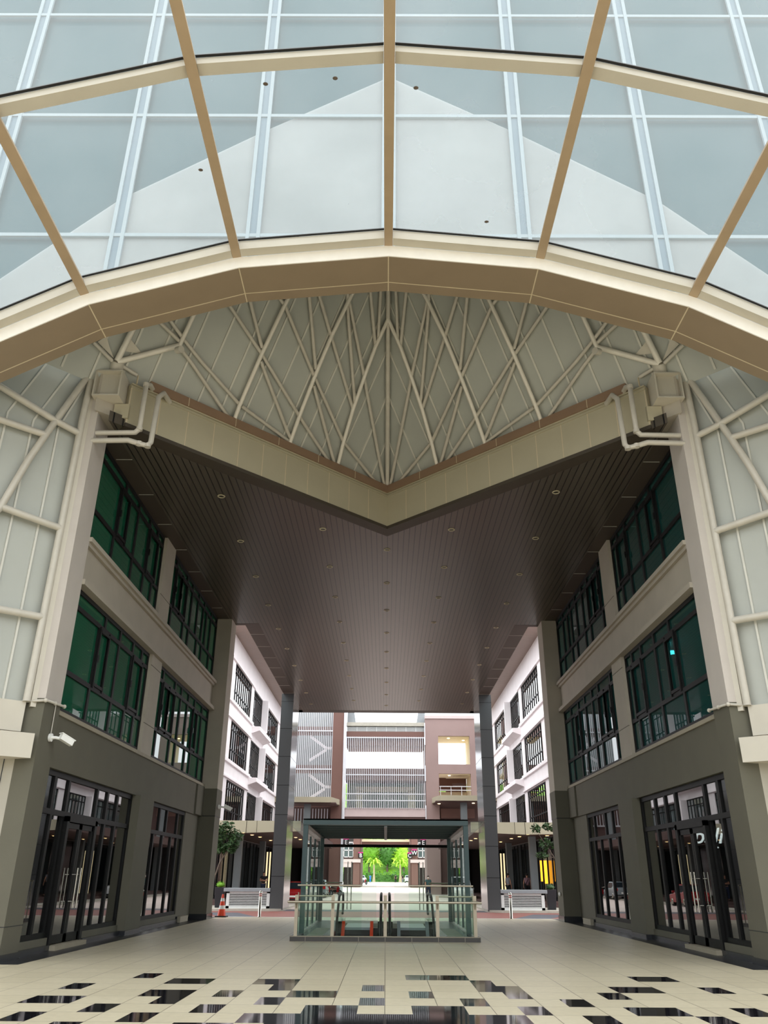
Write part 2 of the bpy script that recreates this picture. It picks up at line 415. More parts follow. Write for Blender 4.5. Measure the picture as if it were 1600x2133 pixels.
# kerbed islands on both sides of the street
for s in (-1, 1):
    b = MB(); pts = []
    for k in range(9):
        a = PI / 2 * k / 8
        pts.append((s * (6.0 + .9 - .9 * math.sin(a)), 51.5 + .9 - .9 * math.cos(a), -.27))
    pts = [(s * 15, 51.5, -.27)] + [(s * 6.9, 51.5, -.27)] + pts[1:] + [(s * 6.0, 92, -.27), (s * 15, 92, -.27)]
    b.prism(pts, (0, 0, .12))
    tag(b.build('kerb', 'concrete'), 'cream kerbed island carrying the %s' % ('vent box with the traffic cone in front' if s < 0 else 'vent box without a cone in front'), 'kerb', 'street islands', kind='structure')

# ================================================================== SIDE FACADES (passage walls)
FX = 7.75
TR2 = (6.10, 7.75); TR3 = (10.45, 12.0)
win_n = [0]
def window(s, y0, y1, z0, z1, low, mid, top, t_low, t_top, label, glass=None, x=7.86, casement=(), curtain=True, hole=None):
    win_n[0] += 1
    w = thing('window_%d' % win_n[0], label, 'window', (s * x, (y0 + y1) / 2, z0), kind='structure')
    fr = MB(); d = .05
    def v(y, a, b_, wd=.13): fr.box(s * (x - d), s * (x + d), y - wd / 2, y + wd / 2, a, b_)
    def h(z, a, b_, hd=.12): fr.box(s * (x - d - .004), s * (x + d + .004), a, b_, z - hd / 2, z + hd / 2)
    v(y0 + .05, z0, z1, .1); v(y1 - .05, z0, z1, .1); h(z1 - .05, y0, y1)
    for ga, gb in ([(y0, y1)] if not hole else [(y0, hole[0]), (hole[1], y1)]): h(z0 + .05, ga, gb)
    if t_low: h(t_low, y0, y1, .12)
    if t_top: h(t_top, y0, y1, .12)
    for y in low: v(y, z0, t_low or z1)
    for y in mid: v(y, t_low or z0, t_top or z1)
    for y in top: v(y, t_top or z0, z1)
    fr.build('window_frame', 'frame_black', w)
    for ya, yb in casement:
        c = MB(); q = s * (x - .08)
        for y in (ya, yb): c.box(s * (x - .09), s * (x - .03), y - .035, y + .035, t_low, t_top)
        for z in (t_low + .1, t_top - .1): c.box(s * (x - .09), s * (x - .03), ya, yb, z - .04, z + .04)
        co = c.build('casement', 'frame_black', w)
        hd = MB(); hd.box(s * (x - .13), s * (x - .09), ya - .02, ya + .02, (t_low + t_top) / 2 - .15, (t_low + t_top) / 2 + .05)
        hd.build('handle', 'black_gloss', co)
    if glass is None: glass = 'green_glass' if s < 0 else 'teal_glass'
    g = MB()
    for ga, gb, gz in ([(y0 + .08, y1 - .08, z0 + .08)] if not hole else [(y0 + .08, hole[0], z0 + .08), (hole[0], hole[1], hole[2]), (hole[1], y1 - .08, z0 + .08)]):
        g.box(s * (x - .006), s * (x + .006), ga, gb, gz, z1 - .08)
    g.build('glass', glass, w)
    if curtain:
        c = MB(); n = 60
        for ya, yb in curtain:
            pts = []
            k = max(6, int((yb - ya) / .045))
            for i in range(k + 1):
                pts.append((s * (x + .28 + .04 * math.sin(i * 1.9) + .02 * math.sin(i * .7)), ya + (yb - ya) * i / k))
            c.add([(a, b_, z0 + .05) for a, b_ in pts] + [(a, b_, z1 - .1) for a, b_ in pts], [(i, i + 1, k + 2 + i, k + 1 + i) for i in range(k)], 0, True)
        c.build('curtain', 'curtain_green' if s < 0 else 'curtain_blue', w)
    return w

LOWN = [20.95, 22.76, 24.02, 24.99]; MIDN = [21.01, 21.83, 22.76, 24.05, 25.13]; TOPN = [21.4, 22.76, 24.05, 25.0]
LOWF = [27.68, 29.55, 30.44, 31.95, 32.9, 34.4]; MIDF = [27.75, 28.6, 29.5, 30.5, 31.6, 32.6, 33.3, 34.2]; TOPF = [27.75, 29.5, 30.5, 31.7, 32.8, 34.2]
for s in (-1, 1):
    nm = 'left' if s < 0 else 'right'
    side = 'passage wall on the CCTV camera side' if s < 0 else 'passage wall opposite the CCTV camera'
    wl = thing('wall_' + nm, 'grey and taupe rendered ' + side, 'wall', (s * FX, 27, 0), kind='structure')
    b = MB()
    b.box(s * FX, s * 8.3, 18.85, 35.5, 3.85, 5.02)                       # ground floor beam
    b.box(s * 7.68, s * 8.3, 34.2, 35.5, 3.86, 5.0)
    b.box(s * 7.6, s * 8.3, 26.05, 27.65, .12, 3.85)                     # ground pilaster
    b.box(s * 7.82, s * 8.3, 33.1, 35.5, .12, 3.85)
    b.box(s * 7.80, s * 8.0, 18.85, 20.75, .12, .27); b.box(s * 7.80, s * 8.0, 22.95, 26.05, .12, .27); b.box(s * 7.80, s * 8.0, 27.65, 33.1, .12, .28)
    b.build('ground_floor_wall', 'wall_dark', wl)
    b = MB()
    b.box(s * FX, s * 8.3, 18.85, 35.5, 8.30, 9.42)
    b.box(s * 7.7, s * 8.3, 25.75, 26.95, 5.12, 8.26); b.box(s * 7.7, s * 8.3, 25.75, 26.95, 9.5, 12.38)
    b.build('upper_wall', 'wall_light', wl)
    b = MB()
    b.box(s * 7.58, s * 8.0, 18.85, 35.45, 8.22, 8.36); b.box(s * 7.66, s * 8.0, 18.85, 35.45, 8.36, 8.44)
    b.box(s * 7.58, s * 8.0, 18.85, 35.45, 9.38, 9.50); b.box(s * 7.66, s * 8.0, 18.85, 35.45, 9.28, 9.38)
    b.build('moulding', 'wall_light', wl)
    b = MB(); b.box(s * 7.70, s * 8.0, 18.85, 35.5, 5.02, 5.12); b.build('window_ledge', 'sill_stone', wl)
    b = MB()
    for z in (6.0, 7.85): b.box(s * 7.694, s * 7.72, 25.74, 26.96, z, z + .02)
    b.box(s * 7.694, s * 7.72, 25.74, 26.96, 10.3, 10.32)
    b.build('pier_joint', 'wall_dark', wl)
    b = MB()
    b.box(s * 7.72, s * 7.9, 18.85, 20.75, 0, .12); b.box(s * 7.72, s * 7.9, 22.95, 26.05, 0, .12); b.box(s * 7.56, s * 8.3, 26.03, 27.67, 0, .12); b.box(s * 7.72, s * 7.9, 27.65, 33.1, 0, .12)
    b.box(s * 7.74, s * 8.2, 33.1, 33.6, 0, .2)
    b.build('skirting', 'black_tile', wl)
    b = MB(); b.box(s * 7.62, s * 7.8, 33.15, 34.4, 0.004, .2); b.build('pale_footing', 'sill_stone', wl)
    b = MB(); b.box(s * 7.6, s * 7.9, 20.8, 22.9, 0, .1); b.build('door_step', 'sill_stone', wl)
    # rooms behind the glass
    b = MB()
    for z0, z1 in ((4.0, 5.0), (8.4, 9.3), (12.4, 13.3)): b.box(s * 8.3, s * 13.5, 18.2, 36.4, z0, z1)
    b.box(s * 13.5, s * 13.8, 18, 36.6, 0, 13.3); b.box(s * 8.3, s * 13.5, 18.0, 18.25, 0, 13.3); b.box(s * 8.3, s * 13.5, 36.35, 36.6, 0, 13.3)
    b.box(s * 8.3, s * 13.5, 26.4, 26.6, 5, 12.4)
    b.build('inner_room', 'room_grey', wl)
    b = MB(); b.box(s * 8.3, s * 13.5, 18.2, 36.4, -.1, .02); b.build('shop_floor', 'wall_light', wl)
    ww = 'CCTV-camera facade' if s < 0 else 'facade opposite the CCTV camera'
    window(s, 18.85, 25.75, 5.12, 8.22, LOWN, MIDN, TOPN, TR2[0], TR2[1], 'black framed green window above the %s door, middle storey of the %s' % ('glass', ww), casement=((21.05, 21.8), (24.1, 25.1)), curtain=((19.3, 22.6), (23.1, 25.6)) if s < 0 else ((22.6, 24.0), (19.2, 20.8)))
    window(s, 26.95, 35.45, 5.12, 8.22, LOWF, MIDF, TOPF, TR2[0], TR2[1], 'black framed green window next to the rear pillar, middle storey of the %s' % ww, casement=((27.8, 28.6), (28.6, 29.5), (32.6, 33.3)), curtain=((27.2, 28.4), (30, 33), (33.5, 35)))
    window(s, 18.85, 25.75, 9.50, 12.38, LOWN, MIDN, TOPN, TR3[0], TR3[1], 'black framed green window under the soffit beside the front pillar, %s' % ww, casement=((21.05, 21.8), (24.1, 25.1)), curtain=((19.3, 21.5), (22, 25.4)))
    window(s, 26.95, 35.45, 9.50, 12.38, LOWF, MIDF, TOPF, TR3[0], TR3[1], 'black framed green window under the soffit beside the rear pillar, %s' % ww, casement=((27.8, 28.6), (28.6, 29.5)), curtain=((27.5, 30), (31, 35)))
    # shopfronts
    sg = 'shop without a lit sign' if s < 0 else 'shop with the lit script sign'
    window(s, 18.85, 26.05, .27, 3.83, [], [19.9, 20.72, 22.92, 23.8, 24.72], [19.83, 20.76, 22.9, 23.78, 24.69], None, 2.94, 'tall black framed shopfront glazing around the door, ' + sg, 'shop_glass', 7.9, curtain=False, hole=(20.75, 22.95, 2.9))
    window(s, 27.65, 33.1, .28, 3.83, [], [29.0, 30.2, 31.4, 32.3], [29.54, 30.52, 32.11], None, 2.93, 'tall black framed shopfront glazing past the pilaster, ' + sg, 'shop_glass', 7.9, curtain=False)
    dr = thing('door_%d' % (1 if s < 0 else 2), 'black framed double glass door of the ' + sg, 'door', (s * 7.82, 21.8, .1), kind='structure')
    b = MB(); q0, q1 = s * 7.76, s * 7.92
    b.box(q0, q1, 20.75, 20.90, .1, 2.9); b.box(q0, q1, 22.78, 22.95, .1, 2.9); b.box(q0, q1, 20.75, 22.95, 2.78, 2.9)
    b.build('door_frame', 'frame_black', dr)
    for ya, yb, hy in ((20.9, 21.83, 21.72), (21.85, 22.78, 21.96)):
        b = MB(); q0, q1 = s * 7.80, s * 7.88
        b.box(q0, q1, ya, ya + .1, .12, 2.76); b.box(q0, q1, yb - .1, yb, .12, 2.76); b.box(q0, q1, ya, yb, .12, .3); b.box(q0, q1, ya, yb, 2.64, 2.76)
        lf = b.build('door_leaf', 'frame_black', dr)
        b = MB(); b.box(s * 7.836, s * 7.844, ya + .1, yb - .1, .3, 2.64); b.build('glass', 'shop_glass', lf)
        b = MB(); b.tube([(s * 7.68, hy, .85), (s * 7.68, hy, 1.75)], .022, 10)
        for z in (1.0, 1.6): b.tube([(s * 7.68, hy, z), (s * 7.8, hy, z)], .014, 8)
        b.build('pull_handle', 'stainless', lf)

# pillars
for s in (-1, 1):
    who = 'with a bullet camera on its inner face' if s < 0 else 'with a bare inner face, beside the lit-sign shop'
    p = thing('front_pillar', 'tall two-tone rendered pillar %s, under the diagrid hood' % who, 'pillar', (s * 7.85, 18.4, 0), kind='structure')
    b = MB(); b.box(s * 7.65, s * 8.08, 17.95, 18.85, 5.2, 13.2); b.build('shaft', 'pillar_light', p)
    b = MB(); b.box(s * 7.65, s * 8.08, 17.95, 18.85, .13, 5.2); b.build('lower_shaft', 'wall_dark', p)
    b = MB(); b.box(s * 7.62, s * 8.08, 17.9, 18.88, 0, .13); b.build('skirting', 'black_tile', p)
    b = MB(); b.box(s * 7.645, s * 8.09, 17.945, 18.855, .62, .635); b.build('groove', 'black_tile', p)
    b = MB(); b.tube([(s * 8.2, 17.9, 5.1), (s * 7.98, 17.9, 5.12), (s * 7.6, 17.9, 5.14), (s * 7.6, 18.95, 5.2)], .03, 8)
    for q in ((s * 7.62, 17.9, 5.14), (s * 7.6, 18.4, 5.17), (s * 7.6, 18.95, 5.2)): b.ball(q, .05, 8, 6)
    b.build('conduit', 'tube_paint', p)
    p = thing('rear_pillar', 'square two-tone pillar at the end of the passage, %s' % ('orange cone at its foot' if s < 0 else 'no cone at its foot'), 'pillar', (s * 7.5, 36, 0), kind='structure')
    b = MB(); b.box(s * 7.15, s * 7.9, 35.5, 36.6, 4.95, 12.4); b.build('shaft', 'wall_light', p)
    b = MB(); b.box(s * 7.15, s * 7.9, 35.5, 36.6, .2, 4.95); b.box(s * 7.14, s * 7.9, 35.48, 36.62, 3.88, 4.93); b.build('lower_shaft', 'wall_dark', p)
    b = MB(); b.box(s * 7.12, s * 7.9, 35.46, 36.63, 0, .2); b.build('skirting', 'black_tile', p)
    b = MB(); b.box(s * 7.135, s * 7.9, 35.475, 36.62, 3.85, 3.875); b.build('groove', 'black_tile', p)
    # granite piers carrying the far end of the bridge
    p = thing('granite_pier', 'polished dark granite pier beside the vent box, %s' % ('red hatchback behind it' if s < 0 else 'white planter lamps and people behind it') if s < 0 else 'polished dark granite pier beside the vent box with no cone', 'pillar', (s * 6.4, 53, -.27), kind='structure')
    b = MB(); b.box(s * 6.02, s * 6.8, 52, 55.4, -.2, 12.4); b.build('shaft', 'granite', p)
    b = MB()
    for z in [-.15 + 1.72 * k for k in range(1, 8)]: b.box(s * 6.012, s * 6.808, 51.992, 55.408, z, z + .022)
    b.build('panel_joint', 'black_gloss', p)

# ================================================================== BRIDGE SOFFIT (ceiling)
Z0 = 12.4
A = Vector((0, 24.93, 0)); Bp = 7.0
def vY(x): return 24.93 - abs(x) * 6.83 / 7.0
cl = thing('ceiling', 'brown boarded soffit of the bridge building over the passage', 'ceiling', (0, 36, Z0), kind='structure')
b = MB()
for s in (-1, 1):
    b.prism([(0, 24.98, Z0), (s * 7.3, vY(7.3) + .05, Z0), (s * 7.3, 36.2, Z0), (s * 6.02, 36.2, Z0), (s * 6.02, 57.6, Z0), (0, 57.6, Z0)], (0, 0, .3))
b.build('boards', 'soffit_boards', cl)
b = MB()
for s in (-1, 1):
    b.box(s * 7.3, s * 8.2, 18.87, 36.4, Z0 - .004, Z0 + .3)
    b.box(s * 6.02, s * 8.2, 36.2, 36.5, Z0 - .004, Z0 + .3)
    b.box(s * 6.02, s * 6.7, 36.5, 58.4, Z0 - .004, Z0 + .3)
b.box(-6.7, 6.7, 57.6, 58.5, Z0 - .004, Z0 + .3)
b.build('margin_panel', 'soffit_margin', cl)
b = MB()
for s in (-1, 1):
    for k in range(7): b.box(s * 7.3, s * 7.76, 20 + 2.3 * k, 20.03 + 2.3 * k, Z0 - .008, Z0 + .1)
    for k in range(9): b.box(s * 6.02, s * 6.7, 38 + 2.3 * k, 38.03 + 2.3 * k, Z0 - .008, Z0 + .1)
b.build('margin_joint', 'batten', cl)
b = MB(); b.box(-6.7, 6.7, 36.5, 58.4, Z0 + .3, Z0 + 6)
for s in (-1, 1): b.prism([(0, 25.3, Z0 + .3), (s * 7.7, vY(7.7) + .4, Z0 + .3), (s * 7.7, 36.5, Z0 + .3), (0, 36.5, Z0 + .3)], (0, 0, 1.2))
b.build('bridge_body', 'wall_light', cl)

# recessed downlights
d0 = thing('recessed_downlight', 'x', 'downlight', (0, 26.8, Z0), 'downlights in the boarded soffit')
b = MB(); b.lathe([(.085, -.004), (.085, -.02), (.115, -.022), (.125, -.004), (.115, 0)], (0, 26.8, Z0), 20); b.build('trim_ring', 'ring_metal', d0)
b = MB(); b.lathe([(.0, -.006), (.084, -.006)], (0, 26.8, Z0), 16); b.build('lens', 'lens_dark', d0)
spots = [(0, 26.8 + 3.62 * k) for k in range(9)]
for s in (-1, 1):
    spots += [(s * 2.2, 24.95 + 3.64 * k) for k in range(9)]
    spots += [(s * 5.2, (22.4 if s < 0 else 22.0) + 3.66 * k) for k in range(10)]
for i, (x, y) in enumerate(spots):
    o = d0 if i == 0 else dup(d0, (x, y, Z0))
    o['label'] = 'small round recessed downlight set in the brown boarded soffit'

# V-shaped fascia and coping above the soffit edge
fa = thing('trim_3', 'beige V-shaped panel fascia with brown coping along the soffit edge', 'fascia', (0, 24.93, Z0), kind='structure')
eL = Vector((-7., -6.83, 0)).normalized()
for s in (-1, 1):
    e = Vector((s * abs(eL.x), eL.y, 0)); nrm = Vector((-s * .698, -.716, 0))   # nrm points to the viewer
    L = 9.72
    def P(l, o, z): q = Vector((0, 24.93, 0)) + e * l + nrm * o; return (q.x, q.y, z)
    def slab(l0, l1, o0, o1, z0, z1, mb):
        # mitred at the centre: clip start so both halves meet on x = 0
        def st(o): return -o * (nrm.x / e.x) if l0 == 0 else l0
        mb.hexa([P(st(o0), o0, z0), P(l1, o0, z0), P(l1, o1, z0), P(st(o1), o1, z0), P(st(o0), o0, z1), P(l1, o0, z1), P(l1, o1, z1), P(st(o1), o1, z1)])
    b = MB(); slab(0, L, -.3, 0, 12.5, 13.60, b); b.build('fascia_panel', 'fascia', fa)
    b = MB(); slab(0, L, -.45, .02, 12.39, 12.5, b); b.build('bottom_flange', 'soffit_margin', fa)
    b = MB(); slab(0, L, -.3, .03, 13.60, 13.65, b); slab(0, L, -.3, .05, 13.69, 13.73, b); slab(0, L, -.3, .0, 13.65, 13.69, b); b.build('drip_edge', 'fascia', fa)
    b = MB(); slab(0, L - .5, -.5, .10, 13.73, 14.0, b); b.build('coping', 'coping', fa)
    b = MB(); l = .88
    while l < L:
        b.hexa([P(l, -.01, 12.5), P(l + .022, -.01, 12.5), P(l + .022, .006, 12.5), P(l, .006, 12.5), P(l, -.01, 13.6), P(l + .022, -.01, 13.6), P(l + .022, .006, 13.6), P(l, .006, 13.6)]); l += .88
    l = 1.6
    while l < L:
        b.hexa([P(l, .05, 13.73), P(l + .018, .05, 13.73), P(l + .018, .104, 13.73), P(l, .104, 13.73), P(l, .05, 14.0), P(l + .018, .05, 14.0), P(l + .018, .104, 14.0), P(l, .104, 14.0)]); l += 1.6
    b.build('panel_joint', 'joint_pale', fa)

# ================================================================== DIAGRID HOOD
hood = thing('roof_hood', 'grey panelled folded roof hood behind a lattice of cream steel tubes', 'roof', (0, 24.93, 14.05))
LAT_W = [
 [(0.01,20.83,18.08),(-0.41,21.25,17.25),(-0.75,21.71,16.46),(-1.13,22.27,15.53),(-1.45,22.86,14.62),(-1.68,23.37,13.88)],
 [(-0.32,19.09,19.44),(-1.21,19.76,17.96),(-1.76,20.25,16.93),(-2.28,20.83,15.84),(-2.77,21.44,14.75),(-3.07,21.86,14.04),(-3.15,22.02,13.80)],
 [(-2.24,18.18,18.54),(-3.08,18.89,17.00),(-3.75,19.52,15.72),(-4.41,20.21,14.38),(-4.64,20.50,13.86)],
 [(-4.70,17.14,17.16),(-5.77,18.15,15.11),(-5.86,18.23,14.95)],
 [(-5.83,18.19,15.02),(-7.27,17.69,14.11)],
 [(-6.10,16.68,16.27),(-7.27,17.67,14.13)]]
LAT_B = [
 [(-0.72,18.67,19.63),(-0.41,21.29,17.29)],
 [(-0.14,18.96,19.91),(-0.33,21.22,17.44)],
 [(-2.52,17.89,18.64),(-1.78,20.29,16.96),(-1.15,22.28,15.58)],
 [(-1.23,18.47,19.32),(-1.27,19.96,17.79),(-1.08,22.22,15.70)],
 [(-1.52,18.56,18.96),(-0.78,21.74,16.48),(-0.70,22.14,16.16),(-0.10,24.88,14.00)],
 [(-2.48,17.87,18.69),(-2.26,20.75,16.03)],
 [(-4.03,17.37,17.66),(-3.07,18.95,17.04),(-2.32,20.85,15.87),(-2.21,21.11,15.72),(-1.46,22.89,14.66),(-0.28,24.77,13.93)],
 [(-2.33,21.07,15.64),(-1.72,23.37,13.92)],
 [(-5.27,16.81,17.04),(-3.79,19.52,15.77),(-2.83,21.40,14.82),(-2.73,21.59,14.72),(-1.77,23.38,13.87)],
 [(-4.30,17.02,17.77),(-3.75,19.44,15.88)],
 [(-3.80,19.69,15.58),(-3.14,21.64,14.28),(-3.06,21.83,14.16)],
 [(-6.78,16.21,16.18),(-5.70,18.20,15.21),(-5.33,18.84,14.95),(-4.45,20.22,14.42)],
 [(-4.38,20.31,14.39),(-3.45,21.45,14.17),(-3.02,21.99,14.04),(-1.89,23.27,13.87)],
 [(-5.84,18.25,15.03),(-5.56,18.74,14.81),(-4.67,20.49,13.93)],
 [(-7.16,16.26,15.76),(-5.81,18.17,15.14)],
 [(-7.22,17.82,14.11),(-6.88,18.21,14.05)],
 [(-7.39,17.65,14.12),(-7.74,17.11,14.32)]]
UPPER = [  # the lattice goes on up towards the ridge, above the arch
 [(-0.1,16.3,22.2),(-2.2,17.9,18.4)], [(-0.05,17.0,21.0),(-3.2,15.8,19.2)], [(-2.6,17.3,18.7),(-3.9,15.2,19.3)], [(-3.6,17.4,17.6),(-4.9,15.0,18.6)],
 [(-4.9,17.2,16.5),(-3.2,15.8,19.2)], [(-1.5,18.1,18.9),(-2.2,15.2,21.0)], [(-5.0,16.9,16.7),(-6.2,15.2,17.3)], [(-6.5,16.85,15.1),(-4.9,15.0,18.6)], [(-0.8,17.6,20.2),(-1.3,15.0,22.0)],
 [(-7.6,15.6,15.6),(-6.2,15.2,17.3)]]
for s in (-1, 1):
    ex = Vector((s * .71574, -.69836, 0)); px_ = Vector((-s * .69836, -.71574, 0))
    nh = ex.cross(px_ + Vector((0, 0, 1.4))).normalized()
    if nh.z > 0: nh = -nh                                   # points down towards the plaza
    def H(sl, u, off=0.):
        q = Vector((0, 25.10, 14.05)) + ex * sl + px_ * u + Vector((0, 0, 1.4 * u)) + nh * off
        return (q.x, q.y, q.z)
    YF = 15.02
    def uf(sl): return (25.10 - YF - .69836 * sl) / .71574
    sr = (25.10 - YF) / (.69836 + .71574 * 1.0249)
    poly = [(0, 0), (sr, 1.0249 * sr), (13.2, uf(13.2)), (13.2, -.35), (0, -.35)]
    b = MB(); b.prism([H(a, u) for a, u in poly], -nh * .12)
    pn = b.build('roof_panel', 'panel_grey', hood)
    b = MB(); k = 0
    sl = .12
    while sl < 13.1:
        u1 = min(1.0249 * sl, uf(sl))
        if u1 > .1: b.bar(H(sl, -.3, .015), H(sl, u1, .015), .055, .04, nh)
        sl += .765
    b.build('batten', 'batten', pn)
    def mir(pl): return [(q[0] * -s, q[1], q[2]) for q in pl]
    for pl in LAT_W[:4]: b = MB(); b.tube(mir(pl), .062, 12); b.build('tube', 'tube_bright', hood)
    for pl in LAT_W[4:]: b = MB(); b.tube(mir(pl), .08, 12); b.build('tube', 'tube_bright', hood)
    for pl in LAT_B: b = MB(); b.tube(mir(pl), .055, 12); b.build('tube', 'tube_paint', hood)
    for pl in UPPER: b = MB(); b.tube(mir(pl), .06, 10); b.build('tube', 'tube_paint', hood)
    b = MB(); b.prism([(s * 7.23, 17.59, 14.41), (s * 6.72, 17.93, 14.55), (s * 6.96, 17.51, 14.75)], -nh * .02); b.build('gusset_plate', 'cream_metal', hood)
    b = MB(); b.prism([(s * 7.67, 17.18, 14.39), (s * 7.46, 17.19, 14.58), (s * 7.43, 17.4, 14.4), (s * 7.35, 17.68, 14.19)], -nh * .02); b.build('gusset_plate', 'cream_metal', hood)
    b = MB(); b.tube([(s * 5.64, 17.86, 14.66), (s * 5.79, 17.97, 14.70)], .10, 14); b.build('end_cap', 'tube_paint', hood)
b = MB(); b.tube([(0, 24.95, 13.95), (0, 20.93, 17.99), (0, 14.95, 24.0)], .075, 12); b.build('ridge_tube', 'tube_paint', hood)

# steel bracket boxes on the pillar heads, and the drain pipes under them
for s in (-1, 1):
    tx = 'above the pillar with the bullet camera' if s < 0 else 'above the pillar without a camera'
    k = thing('bracket', 'cream steel box bracket bearing the lattice, ' + tx, 'bracket', (s * 7.45, 17.8, 13.05))
    b = MB(); x0, x1 = s * 7.08, s * 7.8
    b.box(x0, x1, 17.7, 18.8, 13.07, 13.11); b.box(x0, x1, 17.7, 18.8, 13.83, 13.87)
    b.box(s * 7.081, s * 7.12, 17.705, 18.79, 13.08, 13.86); b.box(s * 7.76, s * 7.799, 17.705, 18.79, 13.08, 13.86); b.box(s * 7.09, s * 7.79, 17.86, 18.78, 13.085, 13.855)
    b.build('box', 'cream_metal', k)
    b = MB(); b.tube([(s * 7.44, 18.12, 13.87), (s * 7.27, 17.74, 14.18)], [.2, .17], 18); b.build('stub_pipe', 'tube_paint', k)
    b = MB(); b.box(s * 6.9, s * 7.3, 18.1, 18.9, 12.62, 13.05); b.build('end_block', 'fascia', k)
    for j, pl in enumerate(([(7.7, 18.05, 12.12), (6.62, 18.05, 12.14), (6.52, 18.05, 12.25), (6.52, 18.05, 13.62), (6.5, 18.3, 13.78), (6.5, 18.7, 13.8)],
                            [(7.7, 18.0, 11.86), (6.75, 18.0, 11.88), (6.45, 18.0, 11.78), (6.22, 18.0, 11.72), (6.17, 18.05, 11.85), (6.17, 18.15, 13.3), (6.15, 18.45, 13.62), (6.12, 18.95, 13.66)])):
        b = MB(); pts = [(s * x, y, z) for x, y, z in pl]; b.tube(pts, .07, 12)
        o = b.build('drain_pipe', 'tube_paint')
        tag(o, 'cream drain pipe with %s, %s' % (('a square elbow, upper of its pair' if j == 0 else 'a long sagging elbow, lower of its pair'), 'camera pillar' if s < 0 else 'pillar without camera'), 'pipe', 'drain pipes under the soffit corners')
        b = MB()
        for q in (pts[2], pts[3]): b.tube([(q[0], q[1], q[2] - .05), (q[0], q[1], q[2] + .05)], .082, 12)
        LOC[o.name] = Vector((0, 0, 0)); b.build('collar', 'tube_paint', o)

# lattice legs outside the pillars
for s in (-1, 1):
    tx = 'next to the pillar with the bullet camera' if s < 0 else 'next to the pillar without a camera'
    lg = thing('lattice_leg', 'grey panelled hood leg with cream tubes, ' + ('beside the camera pillar' if s < 0 else 'beside the pillar without camera'), 'roof leg', (s * 9, 17, 0))
    d = Vector((s * 1, -.85, 0)).normalized(); nn = Vector((-s * .85, -1, 0)).normalized()
    def G(t, z, off=0.): q = Vector((s * 8.0, 18.05, 0)) + d * t + nn * off; return (q.x, q.y, z)
    b = MB(); b.prism([G(0, 5.0), G(2.9, 5.0), G(2.9, 14.5), G(-.75, 14.5), G(-.75, 13.9), G(0, 13.9)], -nn * .1); pn = b.build('panel', 'panel_grey', lg)
    b = MB()
    for t in (.62, 1.24, 1.86, 2.48): b.bar(G(t, 5.0, .02), G(t, 12.0 + .0 * t, .02), .045, .04, nn); b.bar(G(t, 12.0, .02), G(max(t - .75, 0), 14.05, .02), .045, .04, nn)
    b.build('batten', 'batten', pn)
    b = MB(); b.bar(G(-.02, 5.0, .1), G(-.02, 13.9, .1), .16, .16, nn); b.build('edge_plate', 'cream_metal', lg)
    for pl in ([(-7.81,18.06,14.70),(-8.49,17.49,12.17),(-8.63,17.36,11.63),(-8.84,17.19,10.82),(-9.12,16.95,9.46),(-9.6,16.5,8.0)],
               [(-9.9,16.3,12.65),(-8.53,17.45,12.12),(-8.04,17.87,11.99)], [(-9.9,16.3,11.66),(-8.63,17.36,11.63)],
               [(-7.98,17.92,14.02),(-8.02,17.89,12.3),(-8.05,17.87,5.10)], [(-9.9,16.3,9.55),(-8.04,17.86,9.30)], [(-9.9,16.3,7.02),(-8.06,17.85,7.04)]):
        b = MB(); b.tube([(x * -s - nn.x * -.06, y + nn.y * .06, z) for x, y, z in pl], .085, 12); b.build('tube', 'tube_paint', lg)
    for nm_, x0, z0, z1, y0, y1 in (('base_box', 8.03, 4.45, 5.1, 17.86, 15.96), ('base_ledge', 7.68, 3.88, 4.40, 17.80, 15.90)):
        b = MB(); b.prism([(s * x0, y0, z0), (s * 8.02, 17.94, z0), (s * 10.2, 17.94, z0), (s * 10.2, y1, z0)] if x0 < 8 else [(s * x0, y0, z0), (s * 10.2, 17.94, z0), (s * 10.2, y1, z0)], (0, 0, z1 - z0)); b.build(nm_, 'cream_metal', lg)
    pw = thing('wall_front_' + SIDE[s], 'pale plaster wall end standing under the lattice leg ' + tx, 'wall', (s * 9, 18.3, 0), kind='structure')
    b = MB(); b.box(s * 8.081, s * 14, 17.95, 18.4, .13, 3.95); b.build('plaster', 'plaster_pale', pw)
    b = MB(); b.box(s * 8.081, s * 14, 18.05, 18.5, 3.95, 13.3); b.build('upper_plaster', 'wall_light', pw)
    b = MB(); b.box(s * 8.081, s * 14, 17.9, 18.4, 0, .13); b.build('skirting', 'black_tile', pw)
    b = MB(); b.box(s * 8.3, s * 8.315, 17.94, 18.0, .2, 3.9); b.build('groove', 'black_tile', pw)

